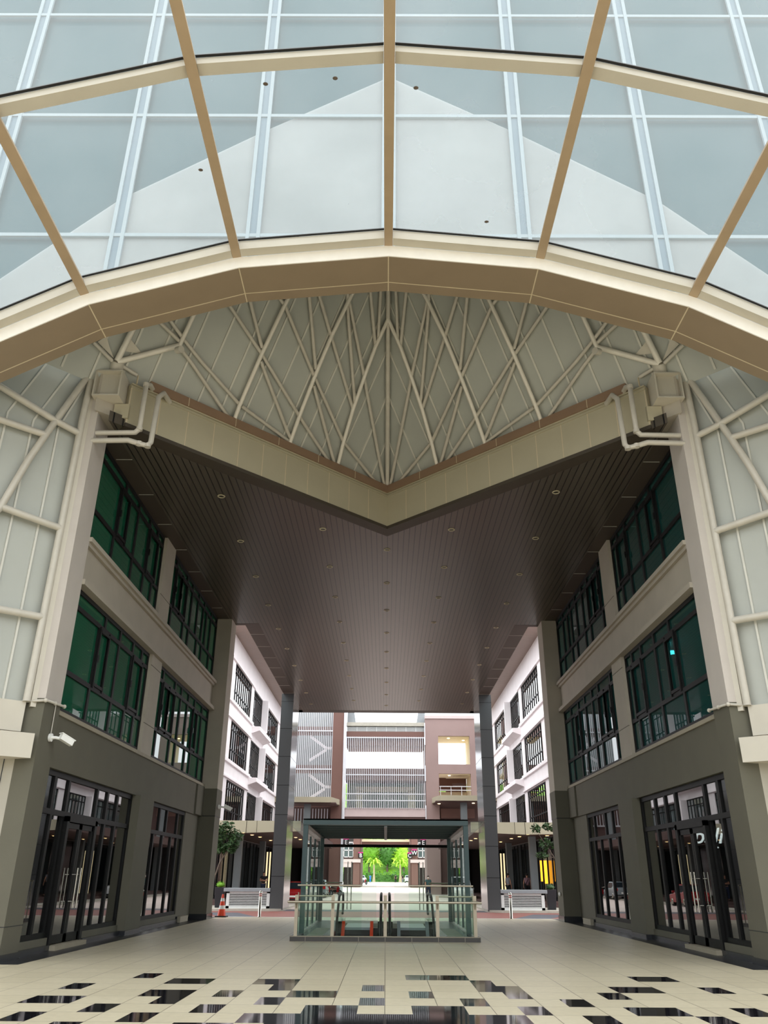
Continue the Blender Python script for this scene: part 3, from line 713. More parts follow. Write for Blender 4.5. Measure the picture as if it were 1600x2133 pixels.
# ================================================================== GLASS VAULT
vault = thing('glass_vault', 'polygonal barrel vault of hazy glass panes on cream steel ribs', 'canopy', (0, 14.5, 14.87))
RV, ZC, DA = 16.8, -1.93, math.radians(12)
def V(k, dr=0., y=0.): a = k * DA; return Vector(((RV + dr) * math.sin(a), y, ZC + (RV + dr) * math.cos(a)))
RINGS = [14.15, 9.6, 4.8, 0.0, -4.8]
KS = range(-4, 5)
b = MB()
for k in range(-4, 4):
    b.hexa([V(k, 0, 14.5), V(k + 1, 0, 14.5), V(k + 1, 0, 15.7), V(k, 0, 15.7), V(k, .25, 14.5), V(k + 1, .25, 14.5), V(k + 1, .25, 15.7), V(k, .25, 15.7)])
b.build('arch_beam', 'beam_beige', vault)
b = MB()
for k in range(-4, 4):   # front face of the beam painted whiter for the sky light, tipped up a little
    b.hexa([V(k, 0, 14.47), V(k + 1, 0, 14.47), V(k + 1, 0, 14.498), V(k, 0, 14.498), V(k, .25, 14.40), V(k + 1, .25, 14.40), V(k + 1, .25, 14.498), V(k, .25, 14.498)])
b.build('front_strip', 'strip_white', vault)
b = MB()
for k in range(-4, 4): b.hexa([V(k, -.004, 15.37), V(k + 1, -.004, 15.37), V(k + 1, -.004, 15.395), V(k, -.004, 15.395), V(k, .02, 15.37), V(k + 1, .02, 15.37), V(k + 1, .02, 15.395), V(k, .02, 15.395)])
for k in range(-3, 4):
    c = V(k, -.005); t = Vector((math.cos(k * DA), 0, -math.sin(k * DA))) * .013; u = Vector((math.sin(k * DA), 0, math.cos(k * DA))) * .02
    b.hexa([c - t + Vector((0, 14.5, 0)), c + t + Vector((0, 14.5, 0)), c + t + Vector((0, 15.7, 0)), c - t + Vector((0, 15.7, 0)),
            c - t + u + Vector((0, 14.5, 0)), c + t + u + Vector((0, 14.5, 0)), c + t + u + Vector((0, 15.7, 0)), c - t + u + Vector((0, 15.7, 0))])
b.build('panel_joint', 'joint_pale', vault)
for k in KS:
    b = MB(); u = (math.sin(k * DA), 0, math.cos(k * DA))
    b.bar(V(k, .36, -5), V(k, .36, 14.42), .2, .24, u); b.build('rib', 'rib_tan', vault)
for i, y in enumerate(RINGS):
    for k in range(-4, 4):
        a0, a1 = k + .029, k + .971
        b = MB(); h = .16 if i else .24
        b.hexa([V(a0, .48 - h, y), V(a1, .48 - h, y), V(a1, .48 - h, y + .24), V(a0, .48 - h, y + .24), V(a0, .48, y), V(a1, .48, y), V(a1, .48, y + .24), V(a0, .48, y + .24)])
        pu = b.build('purlin', 'cream_metal', vault)
        b = MB(); b.hexa([V(a0, .485, y - .05), V(a1, .485, y - .05), V(a1, .485, y), V(a0, .485, y), V(a0, .51, y - .05), V(a1, .51, y - .05), V(a1, .51, y), V(a0, .51, y)])
        b.build('gasket', 'rubber', pu)
for i in range(len(RINGS) - 1):
    for k in range(-4, 4):
        y0, y1 = RINGS[i + 1] + .05, RINGS[i] + .1
        b = MB(); b.add([V(k, .505, y0), V(k + 1, .505, y0), V(k + 1, .505, y1), V(k, .505, y1)], [(0, 1, 2, 3)])
        b.build('glass_pane', 'vault_glass', vault)
for s in (-1, 1):
    for y in (15.1, 4.8, -4.6):
        q = V(4 * s, 0, y); b = MB(); b.tube([(q.x, y, 0), (q.x, y, q.z + .2)], .18, 16); b.build('support_post', 'tube_paint', vault)
b = MB()
for (x, y, k) in ((-2.3, 10.1, 0), (-1.0, 10.0, 0), (.5, 10.2, 0), (2.2, 13.5, 0), (-3.9, 12.0, -2)):
    q = V(0, .50); b.ball((x, y, ZC + math.cos(DA) * (RV + .5) + (.06 if k == 0 else 0) - .03 - abs(x) * .02), (.05, .04, .008), 8, 4)
b.build('fallen_leaf', 'bark', vault)

# vertical glazed screen standing on the arch, with a pale translucent peaked sheet in its lower part
scr = thing('glazed_screen', 'tall teal glass screen with twin white mullions above the arch', 'glass screen', (0, 14.75, 15.1))
YS = 14.78
b = MB(); b.box(-13, 13, YS + .10, YS + .115, 9.0, 25.8)
def archz(x):
    for k in range(0, 4):
        p, q = V(k, .25), V(k + 1, .25)
        if p.x <= abs(x) <= q.x: return p.z + (q.z - p.z) * (abs(x) - p.x) / (q.x - p.x)
    return 9.
b = MB()
xs = [V(k).x for k in range(-4, 5)]
for x0, x1 in zip(xs[:-1], xs[1:]):
    b.hexa([(x0, YS + .10, archz(x0)), (x1, YS + .10, archz(x1)), (x1, YS + .115, archz(x1)), (x0, YS + .115, archz(x0)), (x0, YS + .10, 25.8), (x1, YS + .10, 25.8), (x1, YS + .115, 25.8), (x0, YS + .115, 25.8)])
b.build('glass', 'screen_glass', scr)
gab = [(0, 21.5), (3.27, 19.4), (6.7, 17.0), (9.15, 14.5), (10.6, 12.9)]
b = MB()
pts = [(-x, z) for x, z in gab[::-1]] + gab[1:]
low = [(x, archz(x)) for x in (9.87, 6.83, 3.49, 0, -3.49, -6.83, -9.87)]
b.prism([(x, YS + .03, z) for x, z in pts + low], (0, .03, 0)); b.build('frosted_gable', 'gable_frost', scr)
for j in range(-3, 4):
    x = j * 3.3
    b = MB(); z0 = archz(x)
    for o in (-.13, .13): b.box(x + o - .045, x + o + .045, YS - .06, YS + .0, z0, 25.8)
    mu = b.build('mullion', 'mullion_paint', scr)
    b = MB(); b.box(x - .085, x + .085, YS - .02, YS + .01, z0, 25.8); b.build('mullion_web', 'steel_blue', mu)
for z in (15.75, 19.9, 24.0, 25.75):
    b = MB()
    for x0, x1 in zip(xs[:-1], xs[1:]):
        if max(archz(x0), archz(x1)) < z - .2: b.box(x0, x1, YS - .05, YS + .01, z - .05, z + .05)
    b.build('transom', 'mullion_paint', scr)

# ================================================================== ESCALATOR WELL
kb = thing('escalator_kerb', 'dark tiled kerb around the escalator well', 'kerb', (0, 28.7, 0))
b = MB()
b.box(-2.58, 2.58, 24.3, 24.5, 0, .12); b.box(-2.58, -2.34, 24.5, 33.1, 0, .12); b.box(2.34, 2.58, 24.5, 33.1, 0, .12)
b.build('kerb_stone', 'kerb_tile', kb)
b = MB(); b.box(-2.585, 2.585, 24.295, 24.5, .11, .125); b.build('kerb_nosing', 'sill_stone', kb)
for s in (-1, 1):
    b = MB(); b.box(s * 1.5, s * 2.34, 24.5, 33, 0, .118, 0); b.box(s * 1.72, s * 2.16, 24.7, 28.2, .118, .122, 1); b.build('side_paving', ['black_tile', 'plaster_pale'], kb)
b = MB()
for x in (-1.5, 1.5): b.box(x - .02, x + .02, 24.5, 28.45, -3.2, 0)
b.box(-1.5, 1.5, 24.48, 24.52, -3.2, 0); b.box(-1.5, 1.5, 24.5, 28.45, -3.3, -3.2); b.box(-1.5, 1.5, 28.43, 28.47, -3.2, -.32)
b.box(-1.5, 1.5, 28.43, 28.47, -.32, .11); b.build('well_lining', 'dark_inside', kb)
b = MB(); b.box(-1.5, 1.5, 31.0, 33.1, 0, .118); b.build('landing_floor', 'concrete', kb)

def post(mb, x, y, z0, z1): mb.box(x - .045, x + .045, y - .012, y + .012, z0, z1)
ba = thing('glass_balustrade', 'front glass balustrade of the escalator well with a long steel handrail', 'balustrade', (0, 24.4, .12))
for x in (-2.44, -1.44, 0, 1.43, 2.46):
    b = MB(); post(b, x, 24.36, .12, 1.13); b.tube([(x, 24.35, .8), (x, 24.24, .92)], .012, 8); b.build('post', 'satin_steel', ba)
b = MB(); b.tube([(-2.67, 24.2, .96), (2.63, 24.2, .96)], .03, 14); b.build('handrail', 'satin_steel', ba)
for x0, x1 in ((-2.4, -1.49), (-1.39, -.05), (.05, 1.38), (1.48, 2.41)):
    b = MB(); b.box(x0, x1, 24.385, 24.395, .16, .93); b.build('glass_pane', 'rail_glass', ba)
for x0, x1 in ((-2.44, -.65), (.65, 2.44)):
    b = MB(); b.box(x0, x1, 24.45, 24.46, .13, 1.36); b.build('tall_glass_pane', 'rail_glass', ba)
    b = MB(); b.tube([(x0, 24.455, 1.37), (x1, 24.455, 1.37)], .024, 12); b.build('top_rail', 'satin_steel', ba)
for s in (-1, 1):
    ba = thing('glass_balustrade', 'side glass balustrade of the escalator well on the %s escalator' % ('red-skirted' if s < 0 else 'steel-skirted'), 'balustrade', (s * 2.45, 28.7, .12))
    for k in range(7):
        y = 24.9 + 1.1 * k; b = MB(); b.box(s * 2.44, s * 2.46, y - .045, y + .045, .12, 1.18); b.build('post', 'satin_steel', ba)
    b = MB(); b.box(s * 2.41, s * 2.42, 24.6, 32.4, .16, 1.1); b.build('glass_pane', 'rail_glass', ba)
    b = MB(); b.tube([(s * 1.62, 32.95, 1.38), (s * 2.55, 32.95, 1.38)], .024, 12); b.tube([(s * 2.5, 32.95, .12), (s * 2.5, 32.95, 1.38)], .02, 10); b.build('return_rail', 'satin_steel', ba)
    b = MB(); b.tube([(s * 1.45, 24.6, 1.1), (s * 2.4, 24.6, 1.1)], .02, 10); b.build('short_rail', 'satin_steel', ba)

cp = thing('escalator_canopy', 'dark teal flat-roofed steel and glass canopy over the escalators', 'canopy', (0, 29, 0))
for s in (-1, 1):
    for y, z in ((25.6, 3.02), (32.55, 2.92)):
        b = MB(); b.box(s * 2.32, s * 2.46, y - .07, y + .07, .125, z); b.build('post', 'steel_teal', cp)
    b = MB(); b.bar((s * 2.39, 25.6, 3.08), (s * 2.39, 32.6, 2.97), .14, .15); b.build('side_beam', 'steel_teal', cp)
    b = MB(); b.box(s * 2.385, s * 2.395, 25.7, 32.45, .2, 2.6); b.build('side_glass', 'rail_glass', cp)
    b = MB(); b.prism([(s * 2.47, 25.4, 3.12), (s * 3.0, 25.4, 3.12), (s * 2.75, 25.4, 2.9), (s * 2.47, 25.4, 2.9)], (0, 7.2, -.24)); b.build('side_gutter', 'rail_glass', cp)
    for yy in (27.4, 29.2, 31): 
        b = MB(); b.box(s * 2.36, s * 2.42, yy - .02, yy + .02, .2, 2.75); b.build('glazing_bar', 'steel_teal', cp)
b = MB(); b.box(-2.46, 2.46, 25.5, 25.66, 3.0, 3.17); b.build('front_beam', 'steel_teal', cp)
b = MB(); b.box(-2.46, 2.46, 32.5, 32.66, 2.9, 3.03); b.build('rear_beam', 'steel_teal', cp)
b = MB(); b.hexa([(-2.46, 25.5, 3.13), (2.46, 25.5, 3.13), (2.46, 32.66, 3.0), (-2.46, 32.66, 3.0), (-2.46, 25.5, 3.17), (2.46, 25.5, 3.17), (2.46, 32.66, 3.04), (-2.46, 32.66, 3.04)]); b.build('roof_deck', 'deck_teal', cp)
b = MB()
for k in range(8): y = 26.3 + .85 * k; b.box(-2.32, 2.32, y - .03, y + .03, 3.04 - .018 * (y - 25.6), 3.11 - .018 * (y - 25.6))
b.build('roof_joist', 'steel_teal', cp)
b = MB(); b.bar((0, 25.6, 3.02), (0, 32.55, 2.93), .09, .14); b.build('centre_beam', 'slab_grey', cp)
b = MB(); b.box(-2.4, 2.4, 32.5, 32.6, 2.60, 2.70); b.build('door_head', 'frame_black', cp)
for x in (-1.33, 1.33):
    b = MB(); b.box(x - 1.0, x + 1.0, 32.54, 32.55, .15, 2.60); gd = b.build('glass_door', 'rail_glass', cp)
    b = MB()
    for o in (-.07, .07): b.tube([(x + o, 32.42, .5), (x + o, 32.42, 2.1)], .018, 8); b.tube([(x + o, 32.42, 1.9), (x + o, 32.54, 1.9)], .012, 6); b.tube([(x + o, 32.42, .7), (x + o, 32.54, .7)], .012, 6)
    b.build('pull_handle', 'stainless', gd)

SL = math.tan(math.radians(30))
for s in (-1, 1):
    es = thing('escalator', 'descending escalator with %s skirts under the teal canopy' % ('red' if s < 0 else 'steel'), 'escalator', (s * .82, 28.5, 0))
    for x in (.14, 1.5):
        def hz(y, h): return h + .1 if y >= 28.9 else h + .1 - (28.9 - y) * SL
        b = MB(); pts = []
        for k in range(9):
            a = -PI / 2 + PI * k / 8; pts.append((s * x, 31.2 + .32 * math.cos(a), .74 + .32 * math.sin(a)))
        pts = pts + [(s * x, 29.2, 1.06), (s * x, 28.7, .98), (s * x, 26.0, hz(26.0, .9)), (s * x, 24.6, hz(24.6, .9))]
        b.tube(pts, .042, 10); b.build('handrail', 'rubber', es)
        b = MB(); b.prism([(s * x - .012, 31.3, .3), (s * x - .012, 31.3, .9), (s * x - .012, 28.9, .9), (s * x - .012, 24.6, hz(24.6, .86)), (s * x - .012, 24.6, hz(24.6, .2)), (s * x - .012, 28.9, .2)], (.024, 0, 0)); b.build('balustrade_glass', 'rail_glass', es)
        b = MB(); b.prism([(s * x - .1, 31.5, 0), (s * x - .1, 31.5, .28), (s * x - .1, 28.9, .28), (s * x - .1, 24.6, hz(24.6, .22)), (s * x - .1, 24.6, hz(24.6, -.2)), (s * x - .1, 28.6, -.1)], (.2, 0, 0))
        b.build('skirt', 'stainless' if (s > 0 or x > 1) else 'stainless', es)
        xi = s * (1.33 if x > 1 else .43)
        b = MB(); b.prism([(xi - .05, 28.6, .1), (xi - .05, 28.6, .3), (xi - .05, 24.6, hz(24.6, .18)), (xi - .05, 24.6, hz(24.6, -.3))], (.1, 0, 0)); b.build('inner_skirt', 'orange' if s < 0 else 'slab_grey', es)
    b = MB(); b.box(s * .45, s * 1.3, 28.45, 31.0, .004, .125); b.box(s * .45, s * 1.3, 28.42, 28.6, .125, .14); b.build('landing_plate', 'louvre_white', es)
    b = MB()
    for k in range(10): b.box(s * .45, s * 1.3, 28.38 - .38 * (k + 1), 28.38 - .38 * k, -.6 - .21 * k, -.08 - .21 * k)
    b.build('steps', 'rubber', es)
    b = MB(); b.box(s * .46, s * 1.29, 28.39, 28.42, .06, .13); b.build('comb', 'slab_grey', es)

# ================================================================== SMALL THINGS ON THE PLAZA EDGE
for s in (-1, 1):
    bo = thing('bollard', 'polished steel bollard with red bands, %s' % ('close to the traffic cone' if s < 0 else 'with no cone near it'), 'bollard', (s * 5.36, 37.9, 0))
    b = MB(); b.lathe([(.0, 0), (.085, 0), (.085, .01), (.062, .02), (.062, .95), (.05, 1.0), (0, 1.02)], (s * 5.36, 37.9, .004), 20); b.build('post', 'stainless', bo)
    b = MB()
    for z in (.80, .87): b.lathe([(.062, z), (.064, z), (.064, z + .035), (.062, z + .035)], (s * 5.36, 37.9, .004), 20)
    b.build('red_band', 'lamp_red', bo)
co = thing('traffic_cone', 'orange traffic cone with two white bands at the plaza edge', 'traffic cone', (-6.95, 37.75, 0))
b = MB(); b.lathe([(.0, .87), (.035, .87), (.04, .85), (.17, .06), (.17, .04)], (-6.95, 37.75, .004), 24); b.build('cone', 'orange', co)
b = MB(); b.box(-7.19, -6.71, 37.51, 37.99, .004, .05); b.build('base', 'rubber', co, .01)
for z0, z1 in ((.30, .44), (.60, .72)):
    r = lambda z: .04 + (.17 - .04) * (.85 - z) / .79 + .003
    b = MB(); b.lathe([(r(z0), z0), (r(z1), z1)], (-6.95, 37.75, .004), 24); b.build('white_band', 'white_paint', co)

for s in (-1, 1):
    vb = thing('vent_box', 'white louvred vent box with a grey stone lid, %s' % ('the red cone standing before it' if s < 0 else 'no cone before it'), 'vent', (s * 8.1, 52.6, -.15))
    b = MB(); x0, x1, y0, y1 = 6.82, 9.38, 52.05, 53.4
    for x in (x0, x1 - .18): b.box(s * x, s * (x + .18), y0, y1, -.15, .74)
    b.box(s * x0, s * x1, y0, y1, -.15, -.02); b.box(s * x0, s * x1, y0, y1, .66, .74); b.box(s * x0, s * x1, y0 + .2, y1, -.1, .7)
    b.build('frame', 'louvre_white', vb)
    b = MB()
    for k in range(8):
        z = .0 + .086 * k; b.hexa([(s * (x0 + .15), y0 + .02, z), (s * (x1 - .15), y0 + .02, z), (s * (x1 - .15), y0 + .12, z + .008), (s * (x0 + .15), y0 + .12, z + .008), (s * (x0 + .15), y0 + .02, z + .036), (s * (x1 - .15), y0 + .02, z + .036), (s * (x1 - .15), y0 + .12, z + .042), (s * (x0 + .15), y0 + .12, z + .042)])
    b.build('louvre', 'louvre_white', vb)
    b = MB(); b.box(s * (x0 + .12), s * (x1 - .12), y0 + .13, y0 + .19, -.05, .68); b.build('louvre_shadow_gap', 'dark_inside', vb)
    b = MB(); b.box(s * 6.8, s * 9.55, 51.95, 53.5, .74, .93); b.build('lid', 'slab_grey', vb, .02)
    pt = thing('planter', 'tall black tapered planter with a clipped %s shrub near the vent box' % ('bright green' if s < 0 else 'low green'), 'planter', (s * 9.98, 53.2, -.15))
    b = MB(); xx = s * 9.98
    b.hexa([(xx - .22, 52.98, -.15), (xx + .22, 52.98, -.15), (xx + .22, 53.42, -.15), (xx - .22, 53.42, -.15), (xx - .3, 52.9, .95), (xx + .3, 52.9, .95), (xx + .3, 53.5, .95), (xx - .3, 53.5, .95)]); b.build('pot', 'pot_black', pt, .01)
    b = MB(); b.box(xx - .27, xx + .27, 52.93, 53.47, .93, .955); b.build('soil', 'soil', pt)
    b = MB(); b.ball((xx, 53.2, 1.08), (.24, .24, .14), 12, 8, 0, .2); b.leafcloud((xx, 53.2, 1.1), (.28, .28, .2), 160, .05, 0, 5); b.build('shrub', 'leaf_mid' if s < 0 else 'leaf', pt)
# frangipani trees
def tree(base, branches, crowns, label, leafm, trunkr=.07, size=.16, n=170, group=None, name='tree'):
    t = thing(name, label, 'tree', base, group)
    b = MB()
    for pl, r in branches: b.tube([(base[0] + x, base[1] + y, base[2] + z) for x, y, z in pl], [r * (1 - .5 * i / (len(pl) - 1)) for i in range(len(pl))], 8)
    b.build('trunk', 'bark', t)
    b = MB()
    for i, (c, r) in enumerate(crowns): b.leafcloud((base[0] + c[0], base[1] + c[1], base[2] + c[2]), r, n, size, 0, 11 * i + int(abs(base[0]) * 10))
    b.build('crown', leafm, t)
    return t
tree((-10.9, 54.5, -.15), [([(0, 0, 0), (.15, 0, 1.3), (.5, 0, 2.5), (1.0, 0, 3.3)], .07), ([(.5, 0, 2.5), (.6, .1, 3.4), (.7, .1, 4.2)], .045), ([(1.0, 0, 3.3), (1.5, 0, 3.9)], .03), ([(.6, .1, 3.4), (.2, 0, 4.1)], .03)],
     [((.7, 0, 4.5), (.6, .5, .45)), ((1.35, 0, 3.95), (.5, .5, .5)), ((.25, 0, 4.0), (.5, .5, .5)), ((1.1, .1, 3.4), (.4, .4, .35)), ((.5, 0, 3.3), (.35, .4, .3))], 'round-crowned frangipani tree leaning over the planter near the traffic cone', 'leaf', n=190, size=.15)
tree((11.3, 54.5, -.15), [([(0, 0, 0), (-.2, 0, 1.4), (-.45, 0, 2.5), (-1.0, 0, 3.4)], .06), ([(-.45, 0, 2.5), (-.3, 0, 3.6), (-.5, 0, 4.5)], .04), ([(-1.0, 0, 3.4), (-1.6, 0, 4.3)], .03), ([(-.7, 0, 2.9), (-1.5, 0, 3.0)], .025)],
     [((-.5, 0, 4.55), (.3, .3, .3)), ((-1.0, 0, 4.7), (.35, .3, .25)), ((-1.7, 0, 4.6), (.35, .3, .3)), ((-.4, 0, 3.7), (.5, .4, .4)), ((-1.2, 0, 3.7), (.4, .4, .35)), ((-1.4, 0, 3.05), (.45, .3, .25)), ((-.3, 0, 2.7), (.3, .3, .3))], 'sparse frangipani tree with bare branches rising beside the planter, far from the cone', 'leaf', n=80, size=.14)

# CCTV cameras
def cctv(p, d, label, conduit=None):
    c = thing('cctv_camera', label, 'security camera', p)
    p = Vector(p); d = Vector(d).normalized(); out = Vector((1 if p.x < 0 else -1, 0, 0))
    b = MB(); b.tube([p + out * .01, p + out * .07], .09, 16); b.build('mount', 'white_paint', c)
    b = MB(); b.tube([p + out * .06, p + out * .16, p + out * .22 + d * .05], .035, 10); b.build('arm', 'white_paint', c)
    q = p + out * .26 + Vector((0, 0, .03))
    b = MB(); b.bar(q, q + d * .34, .12, .13); b.bar(q + Vector((0, 0, .075)), q + d * .39 + Vector((0, 0, .075)), .14, .02); ca = b.build('housing', 'white_paint', c)
    b = MB(); b.tube([q + d * .34, q + d * .345], .045, 12); b.build('lens', 'black_gloss', ca)
    if conduit: b = MB(); b.tube([p + out * .03, p + out * .03 + Vector((0, 0, conduit))], .012, 8); b.build('conduit', 'tube_paint', c)
cctv((-7.65, 18.5, 4.42), (.55, .75, -.35), 'white bullet camera on a thin conduit on the near pillar', .78)
cctv((-7.13, 35.9, 4.25), (.8, .3, -.35), 'small white bullet camera on the rear pillar above the cone')
b = MB(); b.ball((7.1, 35.9, 1.0), (.05, .07, .08), 10, 8); o = b.build('wall_spotlight', 'white_paint'); tag(o, 'tiny white wall light low on the rear pillar without a cone', 'light')
tag_o = thing('lit_sign', 'glowing white script shop sign reading pali', 'sign', (9.36, 25.0, 2.42))
def text(body, name, m, loc, rot, size, parent=None, ext=.01, shear=0., align='CENTER'):
    cu = bpy.data.curves.new(name, 'FONT'); cu.body = body; cu.size = size; cu.extrude = ext; cu.align_x = align; cu.align_y = 'CENTER'; cu.shear = shear
    o = bpy.data.objects.new(name, cu); COL.objects.link(o); cu.materials.append(MATS[m])
    base = LOC[parent.name] if parent else Vector((0, 0, 0))
    o.location = Vector(loc) - base; o.rotation_euler = rot
    if parent: o.parent = parent
    dg = bpy.context.evaluated_depsgraph_get(); me = bpy.data.meshes.new_from_object(o.evaluated_get(dg))
    n = bpy.data.objects.new(name, me); COL.objects.link(n); n.location = o.location; n.rotation_euler = o.rotation_euler; n.parent = o.parent
    bpy.data.objects.remove(o)
    return n
text('pali', 'lettering', 'sign_glow', (9.36, 25.0, 2.72), (PI / 2, 0, 0), .62, tag_o, .02, .35)
b = MB()
for x in (9.0, 9.7): b.tube([(x, 25.0, 2.8), (x, 25.0, 4.02)], .01, 6)
b.build('hanger', 'frame_black', tag_o)
text('.....', 'small_lettering', 'sign_glow', (9.5, 25.0, 2.5), (PI / 2, 0, 0), .3, tag_o)
lt = thing('ceiling_lamp', 'round white ceiling lamp glowing behind the middle-storey window opposite the CCTV camera', 'ceiling lamp', (9.0, 24.75, 8.1))
b = MB(); b.lathe([(0, 0), (.17, 0), (.18, .03), (.15, .06)], (9.0, 24.75, 8.08), 18); b.build('diffuser', 'cool_lamp', lt)
b = MB(); b.tube([(9.0, 24.75, 8.14), (9.0, 24.75, 8.42)], .02, 8); b.build('stem', 'frame_black', lt)

# ================================================================== OFFICE BLOCKS BEYOND THE BRIDGE
OX = 12.0
ROWS = ((5.2, 8.2), (9.62, 12.6), (14.05, 17.1))
for s in (-1, 1):
    of = thing('office_block', 'white office block with black window grids and a planked eave, %s' % ('behind the round-crowned tree' if s < 0 else 'behind the sparse tree'), 'building', (s * OX, 78, -.15))
    b = MB(); X0, X1 = s * OX, s * (OX + .5)
    b.box(s * (OX + .02), s * (OX + 9), 60.6, 61.0, -.15, 19.05)                      # front end wall
    for z0, z1 in ((8.2, 9.6), (12.6, 14.0), (17.1, 19.06)): b.box(X0, X1, 60.95, 92.3, z0, z1)
    b.box(X0, X1, 60.95, 92.3, 4.3, 5.2)
    for y0, y1 in ((60.95, 62.7), (71.1, 72.5), (90.0, 92.29)):
        for z0, z1 in ROWS: b.box(s * (OX - .012), s * (OX + .49), y0 + .004, y1, z0 - .05, z1 + .05)
    b.build('wall', 'white_wall', of)
    b = MB()
    for z0, z1 in ((8.28, 8.42), (9.38, 9.62), (12.62, 12.78), (13.8, 14.05), (17.05, 17.2)): b.box(s * (OX - .14), X0, 60.9, 72.55, z0, z1)
    b.build('string_course', 'white_wall', of); b = MB()
    for z0, z1 in ((8.28, 8.42), (9.38, 9.62), (12.62, 12.78), (13.8, 14.05), (17.05, 17.2)): b.box(s * (OX - .14), X0, 79.95, 92.3, z0, z1)
    b.build('string_course', 'white_wall', of)
    b = MB()
    for z0, z1 in ROWS: b.box(s * (OX - .55), X1, 78.0, 78.35, z0 - .0, z1 + .0)
    b.build('fin_wall', 'white_wall', of)
    for z in (9.38, 13.75):
        b = MB(); b.prism([(s * (OX - .72), 72.6, z - .34), (s * (OX - .72), 72.6, z), (s * OX, 72.6, z), (s * OX, 72.6, z - .6)], (0, 7.3, 0)); b.build('planter_ledge', 'white_wall', of)
    for i, (z0, z1) in enumerate(ROWS):
        for y0, y1, n in ((62.75, 71.05, 9), (72.55, 78.0, 7), (78.4, 89.95, 10)):
            b = MB(); x = OX + .1
            b.box(s * (x - .04), s * (x + .04), y0, y1, z0, z0 + .1); b.box(s * (x - .04), s * (x + .04), y0, y1, z1 - .1, z1)
            b.box(s * (x - .04), s * (x + .04), y0, y1, z0 + .85, z0 + .95); b.box(s * (x - .04), s * (x + .04), y0, y1, z1 - .6, z1 - .52)
            for k in range(n + 1): y = y0 + (y1 - y0) * k / n; b.box(s * (x - .05), s * (x + .05), y - .028, y + .028, z0, z1)
            wf = b.build('window_frame', 'frame_black', of)
            b = MB(); b.box(s * (x + .0), s * (x + .012), y0, y1, z0, z1); b.build('glass', 'far_glass', wf)
    b = MB(); b.box(s * (OX + .9), s * (OX + 1.0), 61, 92.3, 4.5, 19); b.build('inner_wall', 'room_grey', of)
    b = MB(); b.prism([(s * 9.9, 57.2, 18.95), (s * 12.6, 57.2, 19.1), (s * 12.6, 92.3, 19.1), (s * 9.9, 92.3, 18.95)], (0, 0, .3)); b.build('eave', 'eave_boards', of)
    b = MB(); b.box(s * 12.3, s * 21, 57.2, 92.3, 19.1, 19.5); b.build('roof', 'slab_grey', of)
    # arcade under the block
    ar = thing('arcade_canopy', 'beige fascia canopy with a dark soffit %s' % ('over the man with folded arms' if s < 0 else 'over the pink-shirted person'), 'canopy', (s * 9.5, 60, 4.2))
    b = MB(); b.prism([(s * 15, 57.0, 4.30), (s * 9.3, 57.0, 4.20), (s * 5.7, 57.0, 4.32), (s * 5.7, 57.0, 4.95), (s * 15, 57.0, 4.97)], (0, .25, 0)); b.build('fascia', 'fascia', ar)
    b = MB(); b.box(s * 9.3, s * 9.32, 56.98, 57.1, 4.2, 4.96); b.box(s * 8.6, s * 8.62, 56.99, 57.1, 4.22, 4.96); b.build('fascia_joint', 'black_gloss', ar)
    b = MB(); b.box(s * 5.7, s * 12.4, 57.26, 93, 4.31, 4.9); b.box(s * 12.0, s * 15, 57.26, 60.5, 4.31, 4.9); b.build('soffit', 'brown_dark', ar)
    fl = MB(); fl.box(s * 7.8, s * 15, 57.5, 93, -.2, .14); fl.box(s * 7.4, s * 15, 57.1, 93, -.2, .0)
    tag(fl.build('trim_step', 'brown_dark'), 'brown stepped arcade floor %s' % ('under the folded-arms man' if s < 0 else 'under the pink-shirted person'), 'step', kind='structure')
    b = MB(); b.box(s * 12.0, s * 12.3, 61, 93, .1, 4.3); b.box(s * 12.3, s * 15, 60.6, 61, .1, 4.3)
    sw = thing('shop_wall', 'black glazed arcade shop wall %s' % ('behind the folded-arms man' if s < 0 else 'with amber lit panels'), 'wall', (s * 12, 77, .1), kind='structure'); b.build('wall', 'dark_inside', sw)
    b = MB(); b.box(s * 6.9, s * 12, 92.6, 92.9, .1, 4.3); b.build('end_wall', 'dark_inside', sw)
    b = MB(); b.box(s * 11.95, s * 11.98, 61.5, 92.5, .3, 4.0); b.build('glass', 'car_glass', sw)
    b = MB()
    for k in range(16): y = 62 + 2 * k; b.box(s * 11.90, s * 12, y - .04, y + .04, .14, 4.2)
    b.build('glazing_bar', 'frame_black', sw)
    for k, (x, y) in enumerate(((10.6, 62), (10.6, 74), (10.6, 86))):
        b = MB(); b.box(s * (x - .24), s * (x + .24), y, y + .5, .14, 4.3); o = b.build('arcade_column', 'grey_tower')
        tag(o, 'square grey clad column, %s %s' % (('front one', 'middle one', 'farthest one')[k], 'in the arcade behind the cone' if s < 0 else 'in the arcade with amber panels'), 'column')
    L0 = None
    for i, (x, y) in enumerate(((9.75, 58.8), (9.7, 62.2), (9.6, 65.5), (9.6, 71.7), (11.4, 60.5), (6.9, 65.8), (6.9, 69.4), (6.9, 78), (9.6, 80))):
        if L0 is None:
            L0 = thing('arcade_downlight', 'x', 'downlight', (s * x, y, 4.3), 'warm downlights in the arcade %s' % ('behind the cone' if s < 0 else 'with amber panels'))
            b = MB(); b.lathe([(0, -.02), (.12, -.02), (.13, 0)], (s * x, y, 4.296), 14); b.build('lens', 'warm_lamp', L0)
            b = MB(); b.lathe([(.12, -.022), (.15, -.022), (.15, 0)], (s * x, y, 4.296), 14); b.build('rim', 'ring_metal', L0); o = L0
        else: o = dup(L0, (s * x, y, 4.3))
        o['label'] = 'warm round downlight in the dark arcade soffit %s' % ('behind the cone' if s < 0 else 'with amber panels')
